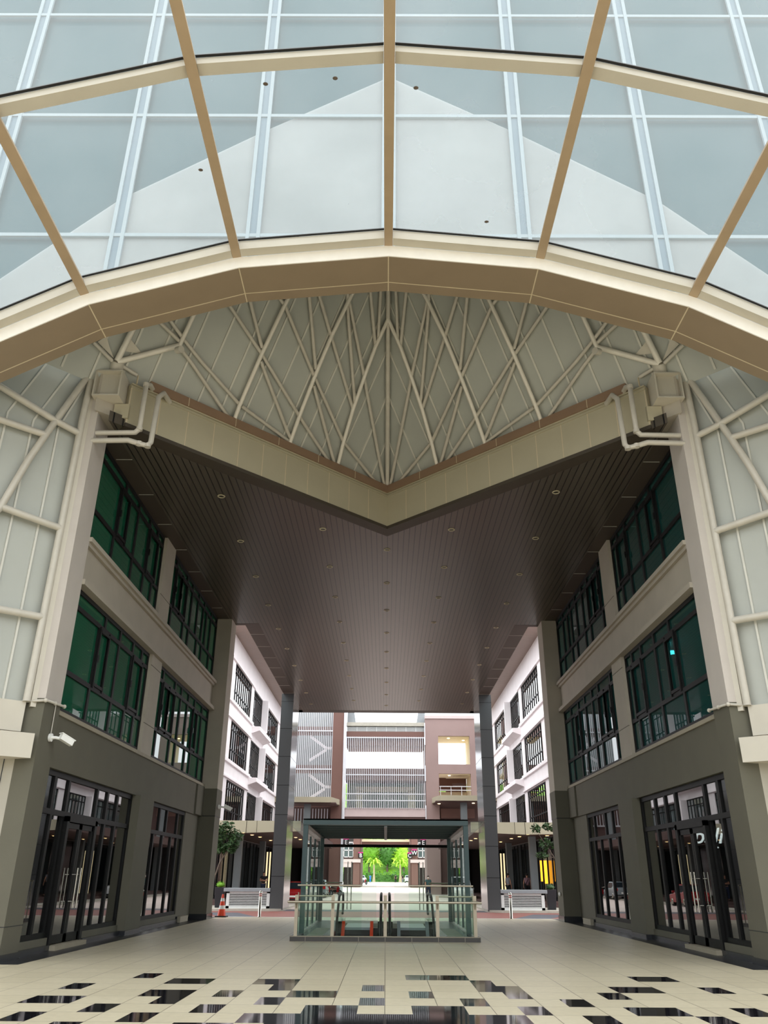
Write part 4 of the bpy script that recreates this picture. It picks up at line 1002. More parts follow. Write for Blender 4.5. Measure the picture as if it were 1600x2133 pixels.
for x0, x1, z0, z1, y in ((11.38, 11.52, 1.35, 2.75, 64.0), (11.66, 11.88, 1.2, 2.75, 64.0)):
    b = MB(); b.box(x0, x1, y, y + .05, z0, z1); o = b.build('amber_panel', 'amber_panel'); 
    tag(o, '%s glowing amber panel behind the sparse tree' % ('narrow' if x1 - x0 < .2 else 'wide'), 'lit panel')
    b = MB(); b.box((x0 + x1) / 2 - .04, (x0 + x1) / 2 + .04, y + .01, y + .04, .14, z0); b.build('stand', 'frame_black', o)
for s in (-1, 1):
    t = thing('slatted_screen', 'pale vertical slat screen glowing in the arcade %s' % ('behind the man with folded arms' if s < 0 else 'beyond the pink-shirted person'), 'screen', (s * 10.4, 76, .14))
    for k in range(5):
        b = MB(); b.box(s * (9.75 + .26 * k), s * (9.75 + .26 * k + .12), 75.6, 75.66, .14, 3.5); b.build('slat', 'pale_panel', t)  # glowing slats stand in for a curtain's reflection in the shop glass

# ================================================================== STAIR TOWER, CENTRE LINK AND RIGHT WING (Y = 95)
YW = 95.
st = thing('stair_tower', 'brown stair tower screened by white vertical slats', 'building', (-7.6, YW, -.27))
b = MB(); b.box(-6.2, -4.95, YW, YW + 6, -.27, 20.6); b.box(-11.9, -4.95, YW + 5.6, YW + 6, -.27, 20.6); b.build('pier', 'brown_wall', st)
b = MB(); b.box(-11.9, -6.2, YW + 5.2, YW + 5.6, 9.4, 20.6); b.build('back_wall', 'grey_tower', st)
for z0, z1 in ((12.5, 13.25), (16.8, 17.6)): b = MB(); b.box(-11.9, -6.2, YW + .5, YW + 2.0, z0, z1); b.build('landing_slab', 'brown_wall', st)
b = MB(); x = -10.6
while x < -6.25: b.box(x, x + .075, YW + .1, YW + .22, 9.45, 20.5); x += .215
b.build('slat_screen', 'pvc_white', st)
b = MB()
for z in (12.75, 17.04): b.box(-10.7, -6.2, YW + .02, YW + .14, z - .06, z + .06)
b.build('screen_rail', 'pvc_white', st)
for dz in (0, 4.3):
    b = MB()
    for (xa, za, xb, zb) in ((-8.9, 12.25, -7.0, 10.9), (-7.0, 10.9, -6.3, 10.9), (-7.0, 10.7, -8.9, 9.5)):
        b.bar((xa, YW + .9, za + dz), (xb, YW + .9, zb + dz), .15, .30, (0, 0, 1))
    b.build('stair_flight', 'white_wall', st)
b = MB()
for dz in (0, 4.3):
    b.bar((-8.4, YW + .8, 13.0 + dz), (-6.9, YW + .8, 11.9 + dz), .05, .06); b.bar((-7.0, YW + 2.2, 11.7 + dz), (-9, YW + 2.2, 10.4 + dz), .05, .06)
b.build('stair_rail', 'slab_grey', st)
b = MB(); b.prism([(-12, YW - 4, 8.85), (-5.9, YW - 4, 8.85), (-5.2, YW - 1, 8.85), (-5.2, YW + .05, 8.85), (-12, YW + .05, 8.85)], (0, 0, .55)); b.build('canopy', 'fascia', st)
b = MB(); b.box(-12, -5.4, YW - 3.8, YW, 8.75, 8.86); b.build('canopy_soffit', 'brown_dark', st)
b = MB(); b.box(-8.9, -8.2, YW - 3, YW - 2.3, -.27, 8.8); b.build('column', 'grey_tower', st)
b = MB(); x = -10.9
while x < -6.3: b.box(x, x + .1, YW + .3, YW + .35, 6.9, 8.5); x += .33
b.box(-11, -6.3, YW + .3, YW + .35, 6.8, 6.95); b.build('balcony_bar', 'pvc_white', st)
b = MB(); b.box(-12, -6.2, YW + 1, YW + 1.3, -.27, 8.75); b.build('lower_wall', 'brown_dark', st)
b = MB(); b.tube([(-4.78, YW - .1, -.27), (-4.78, YW - .1, 20.4)], .17, 12); o = b.build('rainwater_pipe', 'pvc_white'); tag(o, 'tall white rainwater pipe beside the stair tower pier', 'pipe')

ln = thing('link_building', 'pale pink link building with white slat screen over the road', 'building', (0, YW, 7.7))
b = MB(); b.box(-4.65, 4.5, YW + .2, YW + .8, 7.7, 8.65); b.build('edge_beam', 'pink_wall', ln)
b = MB(); b.box(-4.65, 4.5, YW + .25, YW + 6, 7.0, 7.7); b.build('lower_band', 'brown_dark', ln)
b = MB(); b.box(-4.65, 4.5, YW + .3, YW + 4, 11.6, 12.9); b.box(-4.65, 4.5, YW + .35, YW + .8, 16.35, 17.05); b.build('floor_band', 'brown_wall', ln)
b = MB(); b.box(-4.65, 4.5, YW + .8, YW + 6, 15.5, 16.4); b.build('ceiling_band', 'brown_wall', ln)
b = MB(); b.box(-4.65, 4.5, YW + .8, YW + 6, 8.0, 8.4); b.build('floor_slab', 'mauve', ln)
b = MB(); b.box(-3.5, 3.4, YW + 3.0, YW + 3.2, 10.6, 11.15); b.box(-3.5, -2.75, YW + 3, YW + 3.2, 8.4, 10.7); b.box(2.6, 3.4, YW + 3, YW + 3.2, 8.4, 10.7); b.build('portal_frame', 'cream_wall', ln)
b = MB(); b.box(-4.6, 4.5, YW + 3.6, YW + 3.7, 8.4, 11.6); b.build('back_glazing', 'far_glass', ln)
b = MB(); x = -2.7
while x < 2.6: b.box(x, x + .08, YW + 3.4, YW + 3.5, 8.4, 10.6); x += .42
b.build('glazing_bar', 'white_wall', ln)
b = MB(); b.box(-4.5, 4.4, YW + .55, YW + .6, 8.7, 10.0); b.build('glass_parapet', 'rail_glass', ln)
b = MB(); x = -4.6
while x < 4.45: b.box(x, x + .075, YW, YW + .12, 8.55, 16.4); x += .214
b.build('slat_screen', 'pvc_white', ln)
b = MB()
for z in (9.4, 10.1, 12.16, 16.3): b.box(-4.65, 4.5, YW - .02, YW + .1, z - .05, z + .05)
b.build('screen_rail', 'pvc_white', ln)
b = MB(); b.box(-4.6, 4.5, YW + .5, YW + .9, 17.05, 17.6); b.build('louvre_backing', 'grey_tower', ln)
b = MB()
for k in range(6): b.box(-4.6, 4.5, YW + .42, YW + .5, 17.08 + .09 * k, 17.12 + .09 * k)
for k in range(9): b.box(-4.6 + 1.15 * k, -4.54 + 1.15 * k, YW + .4, YW + .5, 17.05, 17.6)
b.build('louvre', 'louvre_white', ln)
b = MB(); b.box(-4.65, 4.5, YW + .2, YW + .9, 17.66, 18.08); b.build('parapet', 'concrete', ln)
for s in (-1, 1):
    b = MB(); b.prism([(s * 4.6, YW + 1, 18.1), (s * 3.6, YW + 1, 18.1), (s * 4.0, YW + 1, 20.5), (s * 4.6, YW + 1, 20.5)], (0, 4, 0)); b.build('roof_end', 'slab_grey', ln)

rw = thing('wing_building', 'mauve wing with two open cream-ceilinged balconies', 'building', (7.5, YW, -.27))
b = MB(); b.box(4.55, 6.05, YW, YW + .5, -.27, 18.5); b.box(6.05, 10.6, YW, YW + .5, 16.55, 18.5); b.box(6.05, 10.6, YW, YW + .5, 12.35, 13.37); b.box(9.7, 10.59, YW - .012, YW + .49, 9.5, 18.49); b.box(4.56, 4.75, YW + .5, YW + 6, -.27, 18.49)
b.build('front_wall', 'mauve', rw)
b = MB(); b.box(4.53, 10.8, YW - .15, YW + .6, 18.5, 18.85); b.build('coping', 'pink_wall', rw)
for z in (16.6, 12.4): b = MB(); b.box(6.05, 10.6, YW + .5, YW + 6, z, z + .3); b.build('balcony_ceiling', 'cream_wall', rw)
b = MB(); b.box(9.75, 10.0, YW + .5, YW + 6, 9.5, 16.6); b.box(6.05, 10.6, YW + 5.8, YW + 6, 9.5, 10.9); b.build('side_wall', 'cream_wall', rw)
b = MB(); b.box(6.05, 7.2, YW + 5, YW + 5.2, 10.9, 12.4); b.box(7.2, 9.7, YW + 5.6, YW + 5.8, 10.9, 12.4); b.build('back_wall', 'brown_wall', rw)
b = MB(); b.lathe([(0, 0), (.75, 0), (.8, .08), (.8, .22), (0, .25)], (8.6, YW + 3, 11.35), 24); b.build('curved_feature', 'brown_dark', rw)
b = MB()
for z in (10.55, 10.95): b.tube([(6.1, YW + .1, z), (9.9, YW + .1, z)], .045, 8)
for k in range(4): b.tube([(6.2 + 1.2 * k, YW + .1, 9.7), (6.2 + 1.2 * k, YW + .1, 10.95)], .03, 8)
b.build('balcony_rail', 'pvc_white', rw)
b = MB(); b.prism([(12, YW - 4, 9.1), (5.9, YW - 4, 9.1), (5.2, YW - 1, 9.1), (5.2, YW + .05, 9.1), (12, YW + .05, 9.1)], (0, 0, .55)); b.build('canopy', 'fascia', rw)
b = MB(); b.box(5.4, 12, YW - 3.8, YW, 9.0, 9.11); b.build('canopy_soffit', 'brown_dark', rw)
b = MB(); b.box(8.15, 8.85, YW - 3, YW - 2.3, -.27, 9.05); b.build('column', 'grey_tower', rw)
b = MB(); b.box(6.05, 12, YW + .5, YW + .8, -.27, 9.1); b.build('lower_wall', 'brown_dark', rw)
b = MB(); b.box(6.2, 10, YW + .3, YW + .5, 7.6, 8.6); b.build('shop_panel', 'brown_wall', rw)
b = MB()
for z0, z1 in ((15.5, 18.0), (11.5, 13.2), (7.4, 8.9)): b.box(4.45, 4.56, YW - .1, YW + .1, z0, z1)
b.build('white_edge_strip', 'pvc_white', rw)
for i, (x, y, z) in enumerate(((7.4, YW + 2, 16.58), (9.3, YW + 3.5, 16.58), (7.4, YW + 2.2, 12.38), (5.9, YW - 1.5, 8.98), (9.6, YW - 2.5, 8.98))):
    t = thing('balcony_downlight', ('warm downlight at the middle of the top balcony ceiling', 'warm downlight at the far corner of the top balcony', 'warm downlight in the lower balcony ceiling', 'warm downlight under the wing canopy near the road', 'warm downlight under the wing canopy by the granite pier')[i], 'downlight', (x, y, z), 'balcony and canopy downlights')
    b = MB(); b.lathe([(0, -.03), (.14, -.03), (.14, .02)], (x, y, z), 12); b.build('lens', 'warm_lamp', t)

# ================================================================== FAR BLOCKS (Y = 130) WITH LETTER SIGNS
YF2 = 130.
for s in (-1, 1):
    fb = thing('far_block', 'brown far block with white-framed window, %s' % ('its corner sign lettered B' if s < 0 else 'its corner sign lettered C'), 'building', (s * 8, YF2, .1))
    b = MB(); b.box(s * 3.9, s * 4.85, YF2, YF2 + 1, -.1, 9); b.box(s * 3.75, s * 3.95, YF2 + 1, YF2 + 14, -.1, 9); b.build('corner_pier', 'brown_wall', fb)
    b = MB(); b.box(s * 4.85, s * 6.4, YF2 + .6, YF2 + .9, 3.2, 4.2); b.box(s * 6.4, s * 20, YF2 + .4, YF2 + .9, -.1, 9); b.build('wall', 'brown_dark', fb)
    b = MB(); b.box(s * 3.75, s * 6.5, YF2 - .2, YF2 + .9, 3.5, 3.95); b.box(s * 5.0, s * 6.5, YF2 - .1, YF2 + .9, 2.85, 3.5); b.box(s * 9.2, s * 20, YF2 + .2, YF2 + .6, 2.9, 4.2); b.build('ledge', 'pink_wall', fb)
    b = MB(); b.box(s * 4.85, s * 6.4, YF2 + .7, YF2 + .75, 4.2, 6.4); b.build('window_glass', 'far_glass', fb)
    b = MB()
    for x in (4.9, 5.6, 6.3): b.box(s * (x - .06), s * (x + .06), YF2 + .6, YF2 + .72, 4.2, 6.4)
    for z in (4.25, 5.2, 6.3): b.box(s * 4.85, s * 6.4, YF2 + .6, YF2 + .72, z - .06, z + .06)
    b.build('window_bar', 'white_wall', fb)
    b = MB(); b.box(s * 4.85, s * 6.4, YF2 + 3, YF2 + 3.2, -.1, 9); b.build('shop_back', 'room_grey', fb)
    b = MB()
    for k in range(4): b.box(s * (4.95 + .38 * k), s * (5.0 + .38 * k), YF2 + 1, YF2 + 1.06, -.1, 3.2)
    b.build('shop_mullion', 'frame_black', fb)
    b = MB(); b.box(s * 7.3, s * 9.0, YF2 + .2, YF2 + .4, -.1, 2.8); b.build('shutter', 'brown_wall', fb)
    b = MB(); b.tube([(s * 6.9, YF2 + .1, -.1), (s * 6.9, YF2 + .1, 9)], .18, 10); o = b.build('rainwater_pipe', 'pvc_white'); tag(o, 'white rainwater pipe on the far block with the corner sign %s' % ('B' if s < 0 else 'C'), 'pipe')
fbm = thing('far_link_beam', 'brown beam with a cream underside crossing the road between far blocks', 'beam', (0, YF2 + 6, 6.1))
b = MB(); b.box(-3.76, 3.76, YF2 + 6, YF2 + 9, 6.2, 6.75); b.build('beam', 'brown_wall', fbm)
b = MB(); b.box(-3.76, 3.76, YF2 + 5.8, YF2 + 6.0, 6.6, 6.95); b.build('cream_edge', 'cream_wall', fbm)
def letter_sign(ch, x, y, z, w, label):
    t = thing('letter_sign', label, 'sign', (x, y, z))
    b = MB(); b.box(x - w / 2, x + w / 2, y - .06, y, z - w * .55, z + w * .40); b.build('board', 'sign_black', t)
    b = MB(); b.box(x - w / 2, x + w / 2, y - .065, y, z + w * .40, z + w * .58); b.build('magenta_cap', 'sign_magenta', t)
    text(ch, 'letter', 'sign_white', (x, y - .075, z - w * .08), (PI / 2, 0, 0), w * 1.05, t, .01)
letter_sign('B', -3.72, YF2 - .25, 4.5, .72, 'black blade sign with magenta cap lettered B')
letter_sign('C', 3.62, YF2 - .25, 4.5, .72, 'black blade sign with magenta cap lettered C')
letter_sign('W', 4.32, YF2 - .3, 4.9, .78, 'black sign with magenta cap lettered W')
letter_sign('E', -4.35, YW - .3, 5.05, .62, 'black sign lettered E on the stair tower pier by the pipe')
letter_sign('E', 4.15, YW - .3, 5.05, .62, 'black sign lettered E on the wing with balconies')

# ================================================================== HILLSIDE AND TREES
b = MB(); rnd = random.Random(3)
n, m = 26, 12
vs = [(-60 + 120 * i / n, 236 + 5.0 * j + rnd.uniform(-1, 1), max(-.2, .2 + 2.6 * j + rnd.uniform(-.6, .6) * (j > 0))) for j in range(m + 1) for i in range(n + 1)]
b.add(vs, [(j * (n + 1) + i, j * (n + 1) + i + 1, (j + 1) * (n + 1) + i + 1, (j + 1) * (n + 1) + i) for j in range(m) for i in range(n)], 0, True)
tag(b.build('hill', 'leaf_mid'), 'green hillside closing the end of the road', 'hill', kind='structure')
b = MB()
for i in range(40): x = -24 + 1.25 * i; b.leafcloud((x, 228.5 + rnd.uniform(-.5, .5), 1.4), (1.2, 1.0, 1.5), 110, .34, 0, i)
b.box(-25, 25, 228.2, 229.2, .3, 2.0)
tag(b.build('hedge', 'leaf_deep'), 'dark clipped hedge along the foot of the hillside', 'hedge', kind='stuff')
spots = [(-9, 238, 5.5), (-4.5, 240, 7.5), (.5, 241, 7), (5, 239, 6.5), (9.5, 240, 7.5), (-12, 246, 10), (-6.5, 248, 12), (-1.5, 247, 11.5), (3.5, 249, 12), (8.5, 247, 11), (12.5, 246, 9.5), (-9, 256, 16), (-3, 257, 17), (3, 258, 17), (9, 256, 16), (14, 257, 15), (-14, 257, 15)]
LB = ['bushy yellow-green hillside tree', 'mid-green hillside tree', 'deep green hillside tree']
for i, (x, y, z) in enumerate(spots):
    k = i % 3
    base = (x, y, max(0, (y - 236) * .52 - .6))
    t = thing('hillside_tree', '%s beyond the road, %s' % (LB[k], ('in the lower rank by the hedge', 'in the middle rank', 'in the top rank')[0 if i < 5 else 1 if i < 11 else 2]), 'tree', base, 'hillside trees beyond the road')
    b = MB(); b.tube([base, (x, y, z - 1)], [.35, .2], 8); b.build('trunk', 'bark', t)
    b = MB(); b.ball((x, y, z), (2.3, 1.8, 2.4), 10, 7, 0, .5); b.leafcloud((x, y, z), (3.1, 2.4, 3.2), 420, .55, 0, i + 50); b.build('crown', ('leaf_bright', 'leaf_mid', 'leaf_deep')[k], t)
for (x, y, lab) in ((-2.95, 222, 'slim palm tree near the person in blue'), (3.75, 222, 'slim palm tree near the two people in black')):
    pl = thing('palm_tree', lab, 'palm', (x, y, .3))
    b = MB(); b.tube([(x, y, .3), (x + .05, y, 2.2), (x, y, 4.6)], [.42, .24, .2], 10); b.build('trunk', 'palm_bark', pl)
    b = MB()
    for k in range(14):
        a = 2 * PI * k / 14 + .2; r = 2.3; up = 1.0 + .5 * (k % 3)
        pts = [Vector((x + math.cos(a) * r * t, y + math.sin(a) * r * t, 4.6 + up * math.sin(t * 2.2) - 1.5 * t * t)) for t in (0, .25, .5, .75, 1)]
        for j in range(4):
            p, q = pts[j], pts[j + 1]; dv = Vector((-math.sin(a), math.cos(a), -.5)) * .35 * (1 - j / 5); du = Vector((math.sin(a), -math.cos(a), -.5)) * .35 * (1 - j / 5)
            b.add([p, q, q + dv, p + dv], [(0, 1, 2, 3)]); b.add([p, q, q + du, p + du], [(0, 1, 2, 3)])
    b.build('frond', 'leaf_bright', pl)

# ================================================================== VEHICLES
def car(label, loc, rotz, paint, L=4.2, Wd=1.74, Hh=1.5, suv=False, name='car'):
    c = thing(name, label, 'car', loc)
    c.rotation_euler = (0, 0, rotz)
    base = Vector(loc); LOC[c.name] = Vector((0, 0, 0))
    hw = Wd / 2
    if suv: prof = [(-.5, .28), (-.5, .9), (-.46, 1.02), (-.22, 1.06), (-.12, Hh), (.36, Hh), (.47, 1.05), (.5, .95), (.5, .28)]
    else: prof = [(-.5, .25), (-.5, .62), (-.45, .78), (-.2, .90), (-.07, Hh), (.26, Hh - .02), (.44, .95), (.5, .85), (.5, .25)]
    def xs(z): return hw if z < 1.0 else hw * (1 - .2 * (z - 1.0) / (Hh - 1.0))
    b = MB(); n = len(prof)
    v = [(-xs(z), y * L, z) for y, z in prof] + [(xs(z), y * L, z) for y, z in prof]
    b.add(v, [tuple(range(n)), tuple(range(n, 2 * n))[::-1]] + [(i, (i + 1) % n, n + (i + 1) % n, n + i) for i in range(n)], 0, False)
    body = b.build('body', paint, c, .06)
    b = MB(); zb = 1.06 if suv else .95
    w0 = [p for p in prof if p[1] >= .88]
    ya, yb_ = prof[3][0] * L, prof[6][0] * L; yc, yd = prof[4][0] * L, prof[5][0] * L; zt = Hh - .1
    for sx in (-1, 1):
        e = .012
        b.add([(sx * (xs(zb) + e), ya + .25, zb), (sx * (xs(zb) + e), yb_ - .2, zb), (sx * (xs(zt) + e), yd - .05, zt), (sx * (xs(zt) + e), yc + .1, zt)], [(0, 1, 2, 3)])
    def lerp(p, q, t): return (p[0] + (q[0] - p[0]) * t, p[1] + (q[1] - p[1]) * t)
    for p, q, o in ((prof[3], prof[4], -1), (prof[6], prof[5], 1)):
        (y0, z0), (y1, z1) = lerp(p, q, .12), lerp(p, q, .9)
        b.add([(-xs(z0) + .1, y0 * L + o * .014, z0 + .012), (xs(z0) - .1, y0 * L + o * .014, z0 + .012), (xs(z1) - .08, y1 * L + o * .014, z1 + .012), (-xs(z1) + .08, y1 * L + o * .014, z1 + .012)], [(0, 1, 2, 3)])
    b.build('windows', 'car_glass', c)
    for sx in (-1, 1):
        for yy in (-.31, .31):
            b = MB(); b.lathe([(0, -.1), (.2, -.1), (.31, -.09), (.32, -.02), (.32, .08), (.30, .1), (.2, .1)], (sx * (hw - .1), yy * L, .32), 18, 0, 'x'); w = b.build('wheel', 'tyre', c)
            b = MB(); b.lathe([(0, 0), (.19, 0), (.2, .03)], (sx * (hw + .005) - (0 if sx > 0 else .03), yy * L, .32), 12, 0, 'x'); b.build('rim', 'stainless', w)
        b = MB(); b.box(sx * (hw - .38), sx * (hw - .06), -.505 * L, -.49 * L, .62, .76); b.build('headlight', 'lamp_clear', c)
        b = MB(); b.box(sx * (hw - .3), sx * (hw - .05), .49 * L, .505 * L, .72, .95); b.build('tail_light', 'lamp_red', c)
        b = MB(); b.box(sx * (hw + .02), sx * (hw + .18), -.16 * L, -.13 * L, .92, 1.06); b.build('mirror', paint, c)
    for ya, yb, z in ((.5, .506, .48), (-.506, -.5, .42)): b = MB(); b.box(-.25, .25, ya * L, yb * L, z, z + .12); b.build('number_plate', 'white_paint', c)
    b = MB(); b.box(-hw + .1, hw - .1, -.503 * L, -.49 * L, .3, .46); b.build('bumper_grille', 'rubber', c)
    b = MB(); b.box(-hw + .1, hw - .1, .49 * L, .503 * L, .3, .4); b.build('rear_bumper', 'rubber', c)
    return c
car('red hatchback parked under the arcade canopy behind the granite pier', (-6.6, 65, -.265), PI, 'car_red')
car('white van parked tail-out behind the side balustrade', (6.3, 74, -.265), 0, 'car_white', 4.5, 1.8, 1.9, True)
car('dark grey car parked behind the red hatchback', (-6.4, 84, -.2), PI, 'car_grey')
car('white car far down the road near the person in blue', (-5.6, 205, .3), 0, 'car_white', Hh=1.55)
car('white car far down the road near the two people in black', (5.4, 205, .3), 0, 'car_white', Hh=1.6, suv=True)
bk = thing('motorbike', 'x', 'motorbike', (0, 0, 0), 'motorbikes parked along the road')
for yy in (-.62, .62):
    b = MB(); b.lathe([(.2, -.04), (.28, -.05), (.3, 0), (.28, .05), (.2, .04), (.2, -.04)], (0, yy, .3), 16, 0, 'x'); w = b.build('wheel', 'tyre', bk)
    b = MB(); b.lathe([(0, -.02), (.2, -.02), (.2, .02), (0, .02)], (0, yy, .3), 10, 0, 'x'); b.build('rim', 'slab_grey', w)
b = MB(); b.tube([(0, .62, .3), (0, .25, .5), (0, -.15, .45), (0, -.42, .8), (0, -.62, .3)], .06, 8); b.ball((0, .0, .45), (.14, .28, .16), 10, 6); b.build('frame', 'black_gloss', bk)
b = MB(); b.hexa([(-.12, .0, .68), (.12, .0, .68), (.12, .75, .76), (-.12, .75, .76), (-.1, .02, .78), (.1, .02, .78), (.08, .75, .86), (-.08, .75, .86)]); b.build('seat', 'rubber', bk, .02)
b = MB(); b.hexa([(-.14, -.5, .4), (.14, -.5, .4), (.12, -.2, .35), (-.12, -.2, .35), (-.12, -.5, .95), (.12, -.5, .95), (.1, -.25, .7), (-.1, -.25, .7)]); b.build('fairing', 'car_red', bk, .02)
b = MB(); b.tube([(-.33, -.32, 1.02), (-.1, -.42, .98), (.1, -.42, .98), (.33, -.32, 1.02)], .018, 8); b.build('handlebar', 'stainless', bk)
b = MB(); b.ball((0, -.55, .88), (.09, .06, .08), 10, 6); b.build('headlamp', 'lamp_clear', bk)
bspots = [(-4.5, 150), (-5.3, 149), (-6.1, 150), (-3.7, 151.5), (4.6, 150), (5.4, 149.5), (6.2, 150), (-5.0, 88), (-5.9, 87)]
blab = ['red motorbike in the cluster before the B sign, nearest the road', 'red motorbike in the cluster before the B sign, second from the road', 'red motorbike in the cluster before the B sign, third from the road', 'red motorbike in the cluster before the B sign, standing a little behind', 'red motorbike in the row before the C sign, nearest the road', 'red motorbike in the row before the C sign, middle one', 'red motorbike in the row before the C sign, outermost', 'red motorbike parked before the stair tower, nearer the road', 'red motorbike parked before the stair tower, farther from the road']
for i, (x, y) in enumerate(bspots):
    o = bk if i == 0 else dup(bk)
    o.location = (x, y, .3 if y > 140 else -.22); o.rotation_euler = (0, 0, (.7 if x < 0 else -.7) + .15 * (i % 3)); o['label'] = blab[i]

# ================================================================== PEOPLE
def skin(name, chains, m, parent, sub=2):
    """one continuous skinned surface: chains of (point, radius); equal points are shared joints"""
    me = bpy.data.meshes.new(name); idx = {}; vs = []; rs = []; es = []
    for ch in chains:
        prev = None
        for p, r in ch:
            k = tuple(round(c, 4) for c in p)
            if k not in idx: idx[k] = len(vs); vs.append(p); rs.append(r)
            if prev is not None and prev != idx[k]: es.append((prev, idx[k]))
            prev = idx[k]
    me.from_pydata(vs, es, []); o = bpy.data.objects.new(name, me); COL.objects.link(o)
    sk = o.modifiers.new('skin', 'SKIN'); sk.use_smooth_shade = True
    for i, r in enumerate(rs):
        d = me.skin_vertices[0].data[i]; d.radius = (r, r) if not isinstance(r, tuple) else r; d.use_root = (i == 0)
    sb = o.modifiers.new('sub', 'SUBSURF'); sb.levels = sub; sb.render_levels = sub
    dg = bpy.context.evaluated_depsgraph_get(); me2 = bpy.data.meshes.new_from_object(o.evaluated_get(dg))
    o.modifiers.clear(); o.data = me2; me2.materials.clear(); me2.materials.append(MATS[m])
    for p in me2.polygons: p.use_smooth = True
    o.parent = parent; LOC[o.name] = Vector((0, 0, 0))
    return o
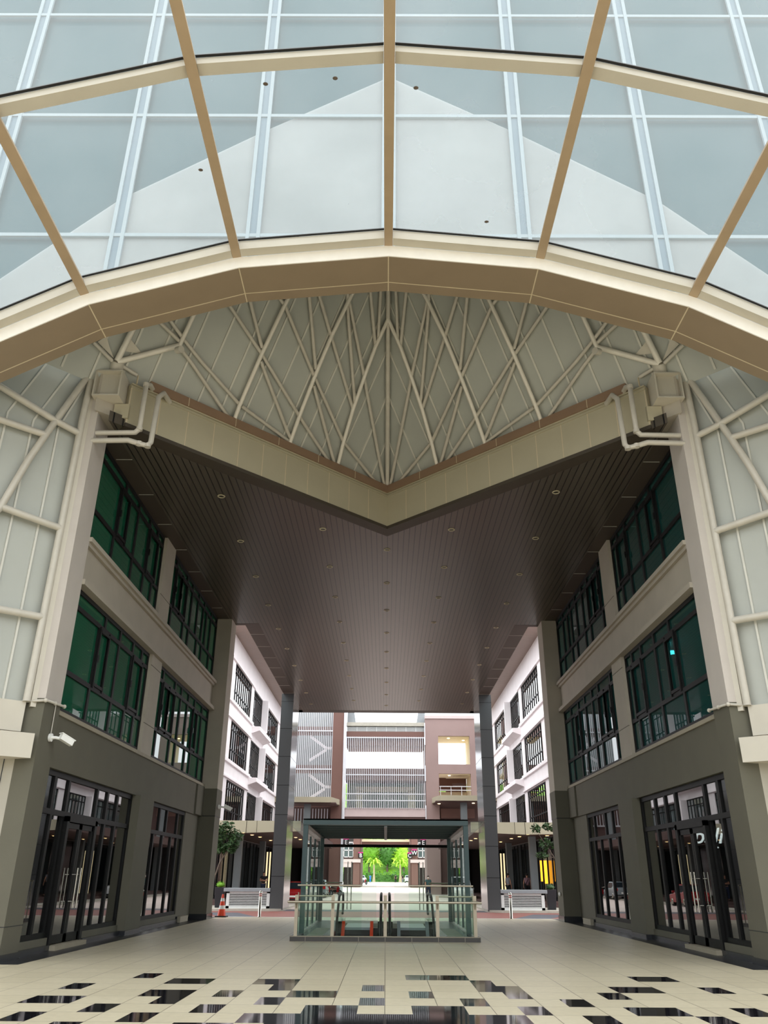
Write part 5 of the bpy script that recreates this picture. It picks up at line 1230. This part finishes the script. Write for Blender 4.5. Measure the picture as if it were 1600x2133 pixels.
def person(label, loc, rotz, top, bottom, pose='stand', mask=False, bag=False, h=1.72, lean=0.):
    t = thing('person', label, 'person', loc); t.rotation_euler = (0, 0, rotz); t.scale = (h / 1.72,) * 3; LOC[t.name] = Vector((0, 0, 0))
    # faces -Y in its own space
    pel = (0, 0, .93); wst = (0, .0, 1.08); chs = (0, .01, 1.28); nk = (0, .02, 1.46); nk2 = (0, .005, 1.52); hd = (0, -.01, 1.62)
    ch = [[(pel, (.15, .11)), (wst, (.135, .10)), (chs, (.165, .115)), (nk, (.06, .06)), (nk2, (.055, .055)), (hd, (.078, .098)), ((0, -.01, 1.69), (.06, .075))]]
    arms, legs = [], []
    for sx in (-1, 1):
        sh = (sx * .185, .02, 1.40)
        if pose == 'fold': el, wr, fd = (sx * .26, -.06, 1.13), (-sx * .02, -.22, 1.15 + .03 * sx), Vector((-sx * .9, .05, .05))
        elif pose == 'walk': el, wr, fd = (sx * .24, .02 + sx * .10, 1.13), (sx * .24, -.1 + sx * .16, .90), Vector((0, -.1, -1))
        else: el, wr, fd = (sx * .25, .03, 1.13), (sx * .25, -.05, .89), Vector((0, -.1, -1))
        fd = fd.normalized(); pm = tuple(Vector(wr) + fd * .07)
        arm = [(chs, (.165, .115)), (sh, .055), (el, .042), (wr, .028), (pm, (.036, .018))]
        arms.append(arm); ch.append(arm)
        sid = Vector((0, 1, 0)) if abs(fd.z) > .5 else Vector((0, 0, 1))
        inw = Vector((-sx, 0, 0)) if abs(fd.z) > .5 else Vector((0, .6, -.2))
        for j, ln_ in enumerate((.065, .078, .083, .076)):
            r0 = Vector(pm) + sid * (.027 - .018 * j) + fd * .025
            ch.append([(pm, (.036, .018)), (tuple(r0), .0095), (tuple(r0 + fd * ln_ * .55 + inw * .006), .009), (tuple(r0 + fd * ln_ + inw * .022), .0075)])
        th = Vector(wr) + fd * .035 + sid * .03
        ch.append([(wr, .028), (tuple(th), .012), (tuple(th + sid * .022 + fd * .03), .010), (tuple(th + sid * .026 + fd * .058 + inw * .01), .008)])
        st_ = .16 * sx if pose == 'walk' else .0
        hp, kn, an = (sx * .095, 0, .88), (sx * .105, -.02 - st_ * .6, .50), (sx * .11, .03 - st_, .09 + (.05 if st_ < 0 else 0))
        leg = [(pel, (.15, .11)), (hp, .092), (kn, .058), (an, .042)]
        legs.append(leg); ch.append(leg + [((an[0], an[1] - .07, .045), (.042, .036)), ((an[0] + sx * .012, an[1] - .17, .03), (.04, .026))])
    ch.append([(hd, (.078, .098)), ((0, -.112, 1.61), .016)])                                       # nose
    for sx in (-1, 1): ch.append([(hd, (.078, .098)), ((sx * .083, 0, 1.615), .018)])             # ears
    skin('body', ch, 'skin', t)
    # clothes follow the same skeleton, a little larger
    def grow(c, d): return [(p, tuple(a + d for a in r) if isinstance(r, tuple) else r + d) for p, r in c]
    tch = [grow([(pel, (.155, .115)), (wst, (.14, .105)), (chs, (.165, .115)), ((0, .02, 1.42), (.085, .075))], .018)]
    for a in arms:
        mid = tuple((Vector(a[1][0]) + Vector(a[2][0])) / 2)
        tch.append(grow([a[0], a[1], (mid, .05)], .018))
    skin('shirt', tch, top, t)
    skin('trousers', [grow([(pel, (.15, .11)), l[1], l[2], (tuple(Vector(l[3][0]) + Vector((0, 0, .03))), .05)], .016) for l in legs], bottom, t)
    for l in legs:
        an = l[3][0]; b = MB(); b.ball((an[0], an[1] - .06, .04), (.055, .15, .05), 10, 6); b.build('shoe', 'rubber', t)
    b = MB(); b.ball((0, .012, 1.655), (.092, .108, .088), 14, 8); b.build('hair', 'hair_black', t)
    b = MB()
    for sx in (-1, 1): b.ball((sx * .032, -.098, 1.635), (.014, .008, .007), 8, 5)
    b.build('eyes', 'hair_black', t)
    if mask: b = MB(); b.ball((0, -.06, 1.575), (.066, .066, .05), 12, 8); b.build('face_mask', 'white_paint', t)
    else: b = MB(); b.ball((0, -.103, 1.565), (.024, .006, .006), 8, 4); b.build('mouth', 'lamp_red', t)
    if bag: b = MB(); b.tube([(-.15, .06, 1.45), (0, .16, 1.25), (.17, .12, 1.0)], .018, 6); b.box(.12, .26, .02, .16, .84, 1.04); b.build('shoulder_bag', 'cloth_black', t)
    return t
person('man in black with folded arms standing under the arcade canopy', (-8.85, 63.6, .14), .1, 'cloth_black', 'cloth_navy', 'fold', h=1.72)
person('masked man in a teal top and dark trousers crossing the road', (3.42, 70, -.1), .1, 'cloth_teal', 'cloth_navy', 'walk', mask=True, h=1.78)
person('person in a bright blue outfit far along the road', (-3.4, 196, .3), PI, 'cloth_blue', 'cloth_blue', 'walk')
person('person in black walking far along the road, nearer its middle', (2.2, 190, .3), PI, 'cloth_black', 'cloth_black', 'walk')
person('person in black walking far along the road by the white car', (3.7, 188, .3), PI, 'cloth_black', 'cloth_grey', 'walk')
person('person in a pink shirt with a shoulder bag under the dark arcade', (10.25, 63.4, .14), PI, 'cloth_mauve', 'cloth_black', 'stand', bag=True)
person('person in a grey top waiting in the dark arcade beside the slatted screen', (9.0, 64.2, .14), 2.2, 'cloth_grey', 'cloth_black', 'stand')
